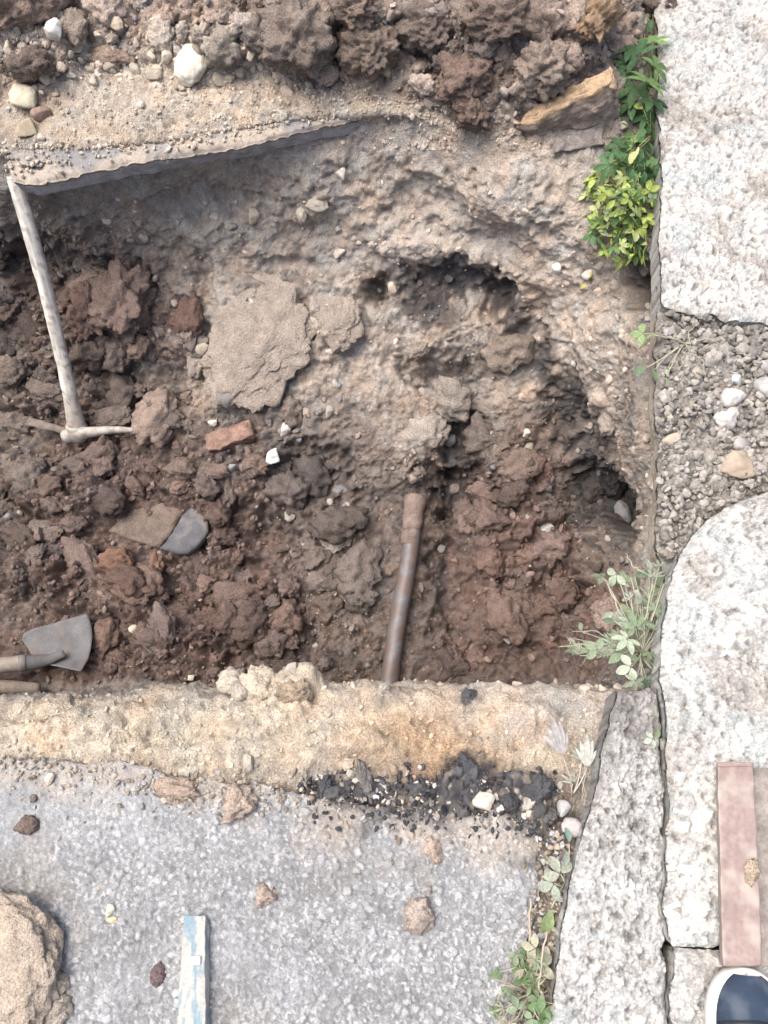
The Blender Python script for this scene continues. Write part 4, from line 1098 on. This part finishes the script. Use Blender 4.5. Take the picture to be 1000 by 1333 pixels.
for a in [
 ('black tar lump at the left end of the tar line', 424, 1024, 38, 18, (.06, .062, .068), -.004),
 ('jagged black tar lump pointing into the sand', 612, 1004, 56, 44, (.045, .046, .05), -.006),
 ('black tar lump between the white stones and the kerb', 664, 1044, 34, 32, (.04, .041, .045), .0),
 ('wide black tar lump beside the dry grey leaf', 700, 1030, 50, 40, (.05, .05, .054), -.004),
 ('low tar lump in the middle of the tar line', 545, 1028, 50, 26, (.07, .068, .068), -.006),
 ('grey-black tar lump in the tar line left of the jagged one', 478, 1018, 62, 28, (.12, .112, .105), -.008),
 ('small black tar lump on the sand rim', 612, 906, 30, 24, (.06, .06, .064), -.045),
 ('dark tar lump next to the pebbles at the kerb', 716, 1062, 28, 26, (.09, .085, .082), -.004),
]:
    o = lay('tar_lump', BIGCLODS[random.randrange(8)].copy(), a[1], a[2], a[3] * .72, a[4] * .72, a[5], None, .35, random.uniform(0, 6), z=a[6], thick=.014)
    o.data.materials.clear(); o.data.materials.append(M_tar); tag(o, a[0], 'tar lump', 'tar lumps along the pavement edge')

# crumbled tar crust between the sand and the asphalt
tu = [P(a, b, -.004) for a, b in [(402, 1030), (430, 1018), (470, 1008), (520, 1016), (565, 1018), (592, 1000), (612, 984), (634, 1002), (668, 1008), (700, 1010), (722, 1030)]]
tl = [P(a, b, -.004) for a, b in [(404, 1040), (440, 1046), (490, 1050), (540, 1058), (590, 1064), (640, 1072), (690, 1078), (722, 1074)]]
G_tar = loft(tu, tl, .0024, .016, 33)
def tar_relief(p):
    tar_relief.d = stones_relief(p, ((.009, .8), (.016, .6), (.026, .35)), .0050, 210)
    return tar_relief.d[0] + .010 * fbm(p, 30, 4, 212, .6) - .004
def tar_colour(p):
    h, v, c = tar_relief.d
    base = np.array([.052, .051, .053]) * (.6 + 1.1 * v)[:, None]
    pale = (((v * 53.7) % 1) > .80)[:, None] * c[:, None]
    out = base * (1 - pale) + np.array([.40, .37, .32]) * (.6 + .6 * v[:, None]) * pale
    sand = sstep(.05, .4, fbm(p, 20, 4, 213))[:, None] * .45
    return np.clip(out * (1 - sand) + np.array([.26, .225, .18]) * sand, .02, .7)
tag(link('tar_crust', slab_mesh('tar_crust', G_tar, .03, .012, tar_relief, tar_colour), M_asphalt), 'crumbled black tar crust with pale chips between the sand and the asphalt', 'tar')
# painted lath
def lath_col(U, V):
    c = np.tile(np.array([.34, .335, .315]), (len(V), 1))
    k = sstep(-.15, .15, fbm(V * np.array([1, .35, 1]), 55, 4, 12, .6) + .28 * np.sin(V[:, 1] * 38 + 1.2))[:, None] * .9
    c = c * (1 - k) + np.array([.155, .235, .275]) * k
    w = sstep(.15, .4, fbm(V * np.array([1, .3, 1]), 90, 4, 14, .65))[:, None]
    return c * (1 - .6 * w) + np.array([.50, .45, .36]) * .6 * w
lt = hexa('painted_lath', hexpix([(229, 1460, .004), (274, 1460, .004), (273, 1196, .004), (239, 1196, .004),
                                  (222, 1460, .030), (268, 1460, .030), (267, 1191, .020), (240, 1191, .020)]), surface_mat('flaking_paint', 'attr', .7, .3, ((300, .4, .001),), ((200, .15),)),
          None, 24, .0018, 60, 4, .06, col_fn=lath_col)
tag(lt, 'wooden lath with flaking white and pale blue paint on the asphalt', 'lath')
hexa('white_patch', hexpix([(243, 1256, .023), (261, 1256, .023), (261, 1245, .023), (243, 1245, .023), (243, 1256, .0255), (261, 1256, .0255), (261, 1245, .025), (243, 1245, .025)]), M_sole, lt, 4, 0)

# red bar on the bright slab
zb0, zb1 = .092, .122
bar = empty('steel_bar', 'rust-red painted steel angle bar lying on the slab in front of the shoe', 'bar')
hexa('web', hexpix([(937, 1256, zb0), (990, 1256, zb0), (977, 997, zb0), (932, 997, zb0), (941, 1258, zb1), (993, 1258, zb1), (981, 994, zb1), (934, 994, zb1)]), M_redbar, bar, 24, .0010, 40, 2, .05)
hexa('flange', hexpix([(988, 1258, zb0 - .002), (1034, 1258, zb0 - .002), (1014, 1000, zb0 - .002), (978, 1000, zb0 - .002),
                       (989, 1258, zb0 + .006), (1034, 1258, zb0 + .006), (1014, 1000, zb0 + .006), (978, 1000, zb0 + .006)]), M_flange, bar, 10, .001, 40, 2, .02)
hexa('end_plate', hexpix([(934, 999, zb0 - .002), (980, 999, zb0 - .002), (979, 993, zb0 - .002), (933, 993, zb0 - .002), (934, 998, zb1 + .002), (982, 998, zb1 + .002), (981, 992, zb1 + .002), (933, 992, zb1 + .002)]), M_redbar, bar, 10, .0006, 40, 3, .1)
tag(lay('soil_clod', CLODS[3], 979, 1137, 18, 30, (.36, .30, .22), None, .35, 0, z=zb1, thick=.006), 'small dab of tan earth stuck on the red bar', 'clod')

# ------------------------------------------------------------------ shoe
def half_w(t, k=1.0):
    if t < .075: w = .056 * math.sqrt(max(0, 1 - ((.075 - t) / .075) ** 2.2))
    elif t < .18: w = .056 - .016 * (1 - math.cos((t - .075) / .105 * math.pi)) / 2
    elif t < .25: w = .040
    else: w = .040 * math.sqrt(max(0, 1 - ((t - .25) / .047) ** 2.2))
    return w * k
sh_o = P(968, 1259, .085 + .02); sh_o[2] = .086
shoe = empty('shoe', 'navy blue canvas shoe with a white rubber sole on the broken concrete', 'shoe')
shoe.location = Vector([float(x) for x in sh_o]); shoe.rotation_euler = (0, 0, math.radians(-4))
def outline(inset, n=64):
    ts = np.concatenate([(1 - np.cos(np.linspace(0, math.pi, n))) / 2 * .297])
    L = [(-max(half_w(t) - inset, 0) + .004 * math.sin(t * 12), -t) for t in ts]; R = [(max(half_w(t) - inset, 0) + .004 * math.sin(t * 12), -t) for t in ts[::-1]]
    pts = np.array(L[:-1] + R[:-1]); c = np.array([0, -.148])
    if inset: pts[:, 1] = c[1] + (pts[:, 1] - c[1]) * (1 - inset / .15)
    return pts
def sole_mesh():
    prof = [(.004, 0), (.0, .004), (-.001, .016), (.0, .026), (.002, .029), (.006, .029), (.02, .027)]
    V = []; 
    for ins, z in prof:
        o = outline(ins); V.append(np.column_stack([o, np.full(len(o), z)]))
    n = len(V[0]); m = len(prof); V = np.concatenate(V + [[[0, -.148, .027]], [[0, -.148, 0]]]); Q = []; T = []
    for r in range(m - 1):
        for i in range(n): j = (i + 1) % n; Q.append((r * n + i, r * n + j, (r + 1) * n + j, (r + 1) * n + i))
    for i in range(n): j = (i + 1) % n; T.append(((m - 1) * n + i, (m - 1) * n + j, m * n)); T.append((j, i, m * n + 1))
    return poly_mesh('sole', V, Q, T)
link('sole', sole_mesh(), M_sole, shoe)
def upper_mesh():
    V = []; n = 26
    tsv = np.concatenate([np.linspace(.0072, .03, 8) , np.linspace(.036, .289, 34)])
    for t in tsv:
        w = max(half_w(t) - .0065, .004); h = np.interp(t, [0, .01, .03, .06, .09, .13, .16, .297], [.004, .016, .028, .037, .047, .066, .070, .060])
        h *= (1 + .04 * math.sin(t * 260) * (.03 < t < .09))
        op = np.interp(t, [.12, .16, .27, .297], [0, .62, .55, .2])        # how much of the arch is left open for the foot
        for i in range(n):
            u = i / (n - 1) * 2 - 1
            th = math.pi / 2 + math.copysign(1, -u) * (math.pi / 2) * (op * .8 + (1 - op * .8) * abs(u))
            x = w * math.copysign(abs(math.cos(th)) ** .75, math.cos(th)); z = .026 + h * abs(math.sin(th)) ** .8
            V.append((x + .004 * math.sin(t * 12), -t, z))
    m = len(tsv); Q = [q for q in grid_faces(m, n) if not (tsv[q[0] // n] > .13 and q[0] % n == n // 2 - 1)]
    return poly_mesh('upper', V, Q)
up = link('upper', upper_mesh(), M_navy, shoe)
def arch(t, lift=.0012, s=1.0, n=22):
    w = max(half_w(t) - .0065, .004) * s; h = np.interp(t, [0, .01, .03, .06, .09, .13, .16, .297], [.004, .016, .028, .037, .047, .066, .070, .060])
    out = []
    for i in range(n):
        th = math.pi * (i + .6) / (n + .2); out.append((w * math.copysign(abs(math.cos(th)) ** .75, math.cos(th)) + .004 * math.sin(t * 12), -t + .012 * math.sin(th), .026 + lift + h * abs(math.sin(th)) ** .8))
    return out
tube('toe_seam', arch(.068), np.full(22, .0014), M_dark, up, 6)
for t in (.105, .122, .139):
    tube('lace', [(x * .5, y - .012, z + .004) for x, y, z in arch(t)], np.full(22, .003), M_sole, up, 8)
o_in = outline(.012); link('insole', poly_mesh('insole', np.concatenate([np.column_stack([o_in, np.full(len(o_in), .0285)]), [[0, -.148, .0285]]]), [], [(i, (i + 1) % len(o_in), len(o_in)) for i in range(len(o_in))]), M_dark, shoe)

# ------------------------------------------------------------------ weeds
def leaf_mat(name, rough=.55):
    m, n, l, b = new_mat(name)
    b.inputs['Roughness'].default_value = rough; b.inputs['Specular IOR Level'].default_value = .3
    oi = n.new('ShaderNodeObjectInfo')
    tc = n.new('ShaderNodeTexCoord'); t = n.new('ShaderNodeTexNoise'); t.inputs['Scale'].default_value = 6
    l.new(tc.outputs['Object'], t.inputs['Vector'])
    mr = n.new('ShaderNodeMapRange'); mr.inputs[1].default_value = .3; mr.inputs[2].default_value = .7; mr.inputs[3].default_value = .75; mr.inputs[4].default_value = 1.25
    l.new(t.outputs[0], mr.inputs[0])
    mx = n.new('ShaderNodeVectorMath'); mx.operation = 'SCALE'; l.new(oi.outputs['Color'], mx.inputs[0]); l.new(mr.outputs[0], mx.inputs['Scale'])
    l.new(mx.outputs[0], b.inputs['Base Color'])
    tr = n.new('ShaderNodeBsdfTranslucent'); l.new(mx.outputs[0], tr.inputs['Color'])
    ms = n.new('ShaderNodeMixShader'); ms.inputs[0].default_value = .3
    l.new(b.outputs[0], ms.inputs[1]); l.new(tr.outputs[0], ms.inputs[2])
    l.new(ms.outputs[0], n['Material Output'].inputs['Surface'])
    return m
M_leaf = leaf_mat('leaf')
M_stem = surface_mat('stem', 'object', .7, .2, (), ((40, .15),))
def leaflet(ang, ln, wd, n=6, droop=.15, notch=0.0, base=.06):
    c, s_ = math.cos(ang), math.sin(ang); V = []; Q = []
    for i in range(n + 1):
        t = i / n
        w = wd * (math.sin(math.pi * min(t ** .8, 1)) ** .8 if t < 1 else .0) * (.55 + .7 * t if notch == 0 else .5 + .9 * t)
        if i == n: w = wd * .12
        y = base + ln * t; z = -droop * t * t
        for k, xx in enumerate((-w, 0, w)):
            zz = z + (abs(xx) * .35 if k != 1 else 0)
            yy = y - (notch * ln if (k == 1 and i == n) else 0)
            V.append((xx * c + yy * s_, -xx * s_ + yy * c, zz))
    for i in range(n):
        for k in range(2):
            a = i * 3 + k; Q.append((a, a + 1, a + 4, a + 3))
    return V, Q
def leaf_mesh(angs, lens, wd, droop=.15, notch=0.0):
    V = []; Q = []
    for a, ln in zip(angs, lens):
        v, q = leaflet(math.radians(a), ln, wd * ln, 6, droop, notch); o = len(V); V += v; Q += [tuple(i + o for i in f) for f in q]
    me = poly_mesh('leaf', V, Q); me.materials.append(M_leaf); return me
LEAF = {
 'palm': [leaf_mesh((0, 52, -52, 105, -105), (1, .92, .95, .7, .72), .24, .12 + .1 * i) for i in range(3)],
 'trio': [leaf_mesh((0, 75, -75), (1, .9, .9), .33, .1 + .1 * i, .08) for i in range(3)],
 'oval': [leaf_mesh((0,), (1,), .30, .12 + .14 * i) for i in range(3)],
 'narrow': [leaf_mesh((0,), (1,), .12, .1 + .2 * i) for i in range(3)],
 'sprig': [leaf_mesh((0, 35, -35, 60, -60), (1, .8, .8, .6, .6), .11, .1 + .1 * i) for i in range(2)],
 'feather': [leaf_mesh((0, 12, -14, 28, -30), (1, .85, .8, .6, .62), .12, .08)],
}
def vary(c, a=.25):
    k = random.uniform(1 - a, 1 + a); return tuple(min(.8, max(.01, x * k * random.uniform(.97, 1.03))) for x in c)
def plant(label, base, leaves, stem_col, name='weed', up=.03, tilt=35, stem_r=.0011, bare=()):
    """base: world point; leaves: (px, py, height above base or absolute point, size px, kind, colour, heading deg or None)"""
    root = empty(name, label, 'weed'); root.location = Vector([float(v) for v in base])
    b = np.asarray(base, float)
    for (px, py, z, sz, kind, col, head) in leaves:
        p = P(px, py, z); m = mpp(p)
        d = p - b
        ang = math.degrees(math.atan2(d[0], d[1])) if head is None else head
        me = random.choice(LEAF[kind])
        rot = Matrix.Rotation(math.radians(-ang), 4, 'Z') @ Matrix.Rotation(math.radians(random.uniform(-tilt, tilt * .6)), 4, 'X') @ Matrix.Rotation(math.radians(random.uniform(-tilt, tilt)), 4, 'Y')
        link('leaf', me, M_leaf, root, p - b, rot.to_euler(), sz * m, vary(col))
        if np.linalg.norm(d) > .008:
            mid = d * .5 + np.array([random.uniform(-.008, .008), random.uniform(-.008, .008), up * random.uniform(.3, 1)])
            t = np.linspace(0, 1, 6)[:, None]; c = 2 * t * (1 - t) * mid + t * t * d
            V, q, tr = tube_geo(c, np.linspace(stem_r * 1.3, stem_r * .7, 6), 5)
            link('stem', poly_mesh('stem', V, q, tr), M_stem, root, color=vary(stem_col, .15))
    for pts, r in bare:
        c = np.array([P(*q) for q in pts]) - b
        c = resample(c, 14)
        c[1:-1] += np.random.default_rng(len(pts)).normal(size=(12, 3)) * .0016
        V, q, tr = tube_geo(c, np.linspace(r, r * .5, 14), 5)
        link('twig', poly_mesh('twig', V, q, tr), M_stem, root, color=vary(stem_col, .15))
    return root
GD, GM_, GY, GP, GW = (.075, .155, .065), (.15, .25, .085), (.34, .42, .11), (.22, .28, .18), (.34, .38, .30)  # pale GP and GW have overexposure put into the leaf colour
# broad dark leaves against the concrete at the top
plant('dark green weed with broad five-part leaves beside the slab chunk', P(842, 125, -.02),
      [(832, 72, .07, 34, 'palm', GD, -30), (843, 108, .09, 38, 'palm', GM_, 20), (818, 66, .06, 28, 'palm', GD, -60), (850, 55, .06, 30, 'palm', GM_, 15), (852, 88, .08, 28, 'palm', GM_, 60),
       (828, 112, .05, 28, 'palm', GD, 200), (838, 35, .04, 20, 'palm', GD, 0), (815, 92, .05, 22, 'palm', GD, 270), (848, 130, .05, 26, 'palm', GD, 150), (824, 132, .03, 26, 'palm', GD, 240),
       (850, 20, .03, 16, 'oval', GD, 0)], (.12, .16, .06), 'weed', .03, 28)
lv = []
for i in range(64):
    px, py = random.uniform(782, 856), random.uniform(125, 222)
    if px < 782 + (215 - py) * .45: continue
    lv.append((px, py, random.uniform(-.02, .04), random.uniform(11, 21), random.choice(['trio', 'oval', 'palm']), random.choice([GD, GD, GM_]), random.uniform(0, 360)))
plant('low dark green weed in the shade between the leafy clumps', P(835, 190, -.04), lv, (.13, .17, .07), 'weed', .015, 45)
plant('thin yellow-green seedling hanging from the slab edge above the bush', P(848, 178, -.01),
      [(838, 142, .04, 16, 'oval', (.34, .38, .12), -50), (848, 139, .05, 15, 'oval', (.38, .40, .16), 40), (832, 190, .05, 20, 'narrow', (.42, .42, .22), 200), (828, 196, .05, 18, 'oval', (.38, .38, .17), 210)], (.28, .30, .12), 'weed', .02, 30)
lv = []
while len(lv) < 290:
    a, r = random.uniform(0, 6.283), random.random() ** .55
    px, py = 814 + math.cos(a) * r * 54, 262 + math.sin(a) * r * 78
    if px > 859: continue
    bright = random.random() < .55 - .004 * (py - 262)
    lv.append((px, py, -.075 + .10 * (1 - r) + random.uniform(0, .03) + (.02 if py < 260 else -.015), random.uniform(8, 16), random.choice(['trio', 'trio', 'oval', 'palm', 'narrow']),
               random.choice([GY, GY, (.40, .45, .20)]) if bright else random.choice([GM_, GM_, (.2, .3, .1), GP, GD]), random.uniform(0, 360)))
plant('bright yellow-green bushy weed spilling over the pit edge', hit(828, 280)[0], lv, (.22, .24, .10), 'weed', .03, 50, .0009,
      bare=[([(825, 250, -.03), (842, 300, -.03), (838, 345, -.06), (841, 352, -.07)], .0012), ([(800, 270, -.05), (812, 320, -.07), (818, 350, -.1)], .001), ([(770, 300, -.08), (776, 280, -.05), (800, 262, -.03)], .001)])
plant('tiny yellow leaf sprouting from the far wall below the bush', hit(768, 366)[0], [(768, 362, hit(768, 366)[0][2] + .02, 12, 'oval', (.42, .42, .08), 0), (764, 370, hit(768, 366)[0][2] + .015, 9, 'oval', (.36, .40, .08), 250)], (.2, .22, .08), 'weed', .005)
# straggly stems on the gravel strip
plant('straggly pale weed trailing over the gravel and the wall edge', P(892, 446, .025),
      [(838, 434, .05, 18, 'trio', (.22, .30, .14), 280), (850, 436, .05, 14, 'oval', (.28, .34, .18), 270), (843, 478, .03, 18, 'oval', (.10, .16, .09), 250), (852, 482, .03, 15, 'oval', (.12, .18, .10), 180),
       (868, 490, .03, 12, 'narrow', (.22, .3, .14), 180), (872, 474, .03, 12, 'narrow', (.26, .32, .18), 200)], (.34, .33, .24), 'weed', .02, 30, .0013,
      bare=[([(892, 446, .03), (920, 440, .04), (945, 452, .03)], .0012), ([(892, 446, .03), (886, 480, .03), (868, 478, .03)], .0012), ([(894, 448, .03), (905, 410, .04), (870, 400, .045)], .001),
            ([(890, 446, .03), (915, 470, .03), (918, 492, .03)], .001), ([(892, 446, .03), (872, 440, .04), (852, 432, .05)], .0014)])
# grey-green weed at the corner of the pit
lv = [(828, 818, .03, 24, 'palm', GP, -20), (818, 832, .035, 22, 'palm', GW, 230), (838, 812, .03, 20, 'trio', GP, 50), (822, 868, .03, 20, 'trio', GW, 250), (828, 885, .03, 20, 'palm', GW, 190),
      (850, 865, .0, 20, 'palm', (.12, .2, .15), 60), (853, 880, -.005, 18, 'palm', (.12, .2, .15), 150), (842, 885, .0, 16, 'trio', (.14, .22, .16), 190), (800, 808, .01, 16, 'oval', GP, 270), (785, 752, .0, 14, 'trio', GP, 290),
      (850, 752, .04, 24, 'sprig', GW, 30), (858, 738, .05, 22, 'sprig', GW, 10), (864, 760, .05, 20, 'oval', GW, 60), (852, 795, .03, 18, 'palm', GP, 40), (857, 805, .02, 16, 'trio', GP, 70),
      (757, 822, -.02, 12, 'oval', GP, 0), (812, 850, .01, 22, 'oval', GP, 240)]
for i in range(46):
    t = random.random(); lv.append((740 + 75 * t + random.uniform(-5, 5), 838 + 8 * math.sin(t * 4) + random.uniform(-9, 9), -.03 + .03 * t, random.uniform(9, 16), random.choice(['narrow', 'sprig']), random.choice([GP, GW]), random.uniform(200, 340)))
for i in range(64):
    lv.append((random.gauss(832, 17), random.uniform(735, 880), random.uniform(-.02, .03), random.uniform(9, 19), random.choice(['narrow', 'sprig', 'oval', 'trio']), random.choice([GP, GW, (.18, .24, .15)]), random.uniform(0, 360)))
plant('pale grey-green weed with sprawling shoots at the near right pit corner', P(834, 850, -.02), lv, (.34, .34, .26), 'weed', .02, 40, .001,
      bare=[([(826, 850, -.01), (808, 800, .0), (792, 760, .0), (784, 752, .0)], .0022), ([(834, 850, -.01), (836, 820, .02), (850, 760, .04)], .0016), ([(820, 850, -.01), (780, 838, -.02), (728, 842, -.03)], .0016),
            ([(818, 846, -.01), (776, 822, -.02), (745, 822, -.03)], .0013), ([(840, 745, .03), (822, 736, .02), (815, 720, .01)], .0013)])
# dry leaves and weeds along the kerb
plant('pair of dry grey feathery leaves between the tar and the kerb', P(745, 1035, -.01),
      [(733, 985, .02, 52, 'feather', (.42, .42, .41), -10), (764, 1000, .015, 40, 'feather', (.38, .39, .36), 5), (757, 990, .01, 26, 'sprig', (.30, .34, .27), 0), (746, 1020, .01, 24, 'sprig', (.34, .33, .29), 340)], (.36, .34, .30), 'weed', .01, 20,
      bare=[([(768, 965, -.005), (762, 1000, .0), (758, 1040, .0)], .001), ([(756, 1005, .0), (766, 1050, .0)], .001)])
plant('small pale weed growing in the crack right of the kerb', P(858, 955, .02), [(856, 935, .06, 18, 'oval', GW, 330), (858, 948, .06, 15, 'oval', GP, 200), (850, 962, .062, 12, 'trio', GW, 250), (860, 962, .06, 13, 'oval', GW, 170)], (.3, .3, .22), 'weed', .01, 25)
plant('whitish clover-like weed with one green leaf at the kerb', P(735, 1150, -.002),
      [(730, 1138, .03, 24, 'trio', GW, 330), (722, 1150, .03, 22, 'trio', GW, 250), (742, 1148, .03, 22, 'oval', GW, 60), (735, 1128, .03, 18, 'oval', (.33, .4, .34), 20), (718, 1182, .012, 34, 'oval', (.20, .27, .13), 200), (741, 1098, .02, 18, 'oval', (.18, .27, .22), 0)], (.34, .33, .26), 'weed', .02, 22,
      bare=[([(738, 1150, .0), (740, 1100, .02)], .0012)])
lv = []
for i in range(60):
    lv.append((random.gauss(684, 18), random.uniform(1235, 1345), random.uniform(.005, .05), random.uniform(9, 24), random.choice(['oval', 'trio', 'narrow', 'sprig']), random.choice([GP, (.17, .25, .13), (.12, .2, .08), (.36, .34, .26)]), random.uniform(0, 360)))
plant('tangle of dry stems and small green leaves beside the lower kerb', P(690, 1290, -.002), lv, (.36, .31, .24), 'weed', .03, 40, .001,
      bare=[([(690, 1290, .01), (688, 1230, .03), (691, 1170, .05)], .0032), ([(700, 1330, .01), (703, 1260, .04), (712, 1212, .05)], .0026), ([(690, 1290, .0), (660, 1270, .01), (645, 1310, .01)], .0014), ([(692, 1280, .0), (672, 1260, .02), (650, 1265, .01)], .0014),
            ([(704, 1290, .03), (718, 1330, .02), (722, 1350, .01)], .002), ([(686, 1300, .01), (690, 1340, .02), (680, 1380, .02)], .002), ([(705, 1140, .0), (700, 1170, .01), (680, 1160, .01)], .001)])

# ------------------------------------------------------------------ grit spilled over the asphalt edge and into the crack by the kerb
def spill():
    rng = np.random.default_rng(44); pts = []
    e = resample(np.array(edgeA), 400)
    for i in range(1500):
        q = e[rng.integers(60, 400)].copy(); q[1] -= rng.normal() * .012 + rng.exponential(.02); q[0] += rng.normal() * .01; q[2] = .0015; pts.append(q)
    for i in range(900):
        py = rng.uniform(1075, 1340); px = np.interp(py, [1075, 1140, 1220, 1340], [728, 722, 706, 690]) + rng.normal() * 16; q = P(px, py, .0015); pts.append(q)
    pts = np.array(pts); n = len(pts)
    c = np.tile(np.array([.36, .31, .25]), (n, 1)) * rng.uniform(.45, 1.25, (n, 1))
    k = rng.random(n) < .3; c[k] = np.array([.30, .30, .30]) * rng.uniform(.5, 1.5, (k.sum(), 1))
    x, y, _ = project(pts); t = (x > 400) & (x < 730) & (y < 1090) & (rng.random(n) < .5); c[t] = np.array([.05, .05, .053])
    return pts, np.tile(np.array([0, 0, 1.]), (n, 1)), c
tag(crumbs('spilled_grit', 2400, lambda x, y: np.ones(len(x)), lambda r, n: .0014 + .0045 * r.random(n) ** 2.6, lambda r, c: c, 9, 1, given=spill()),
    'loose grit spilled along the broken asphalt edge and the kerb crack', 'grit', kind='stuff')
def tar_bits():
    rng = np.random.default_rng(45); pts = []
    while len(pts) < 1300:
        px, py = rng.uniform(390, 735), 0
        py = np.interp(px, [390, 735], [1024, 1050]) + rng.normal() * np.interp(px, [390, 560, 735], [6, 13, 17]) - np.interp(px, [390, 560, 735], [2, 6, 12])
        p = hit(px, py)[0] if py < np.interp(px, [390, 735], [1030, 1068]) else P(px, py, .001); pts.append(p)
    pts = np.array(pts); n = len(pts)
    c = np.tile(np.array([.05, .05, .054]), (n, 1)) * rng.uniform(.6, 1.8, (n, 1))
    k = rng.random(n) < .22; c[k] = np.array([.42, .40, .36]) * rng.uniform(.6, 1.3, (k.sum(), 1))
    return pts, np.tile(np.array([0, 0, 1.]), (n, 1)), c
tag(crumbs('tar_crumbs', 1300, lambda x, y: np.ones(len(x)), lambda r, n: .0016 + .0055 * r.random(n) ** 2.6, lambda r, c: c, 10, 1, given=tar_bits()),
    'black tar crumbs and pale chips along the pavement edge', 'tar', kind='stuff')
def strip_grit():
    rng = np.random.default_rng(46); pts = []
    while len(pts) < 1900:
        px, py = rng.uniform(858, 1010), rng.uniform(395, 740)
        if py > np.interp(px, [860, 885, 905, 925, 955, 1000], [745, 720, 690, 668, 652, 638]) or py < np.interp(px, [860, 900, 1000], [398, 405, 425]) + rng.normal() * 8: continue
        pts.append(P(px, py, .016 + rng.random() * .008))
    pts = np.array(pts); n = len(pts)
    c = np.array([.28, .265, .24]) * rng.uniform(.45, 1.25, (n, 1))
    return pts, np.tile(np.array([0, 0, 1.]), (n, 1)), np.clip(c, .04, .6)
tag(crumbs('loose_gravel', 1900, lambda x, y: np.ones(len(x)), lambda r, n: .002 + .0065 * r.random(n) ** 2.2, lambda r, c: c, 11, 2, given=strip_grit()),
    'loose grey gravel over the crumbling strip between the pale slabs', 'gravel', kind='stuff')

def lip_dust():
    rng = np.random.default_rng(47); L = resample(np.array(lip), 300); B = resample(np.array(back), 300); pts = []
    for i in range(6000):
        j = rng.integers(0, 300); t = rng.random() ** .6 * .8 + .02
        q = L[j] * (1 - t) + B[j] * t; q[0] += rng.normal() * .003; q[2] = .003 - .003 * (t < .2); pts.append(q)
    pts = np.array(pts); n = len(pts)
    return pts, np.tile(np.array([0, 0, 1.]), (n, 1)), np.array([.46, .40, .325]) * rng.uniform(.75, 1.2, (n, 1))
tag(crumbs('sandy_grit', 5000, lambda x, y: np.ones(len(x)), lambda r, n: .0014 + .005 * r.random(n) ** 2.8, lambda r, c: c, 12, 1, given=lip_dust()),
    'tan sandy grit lying on the broken asphalt lip', 'grit', kind='stuff')
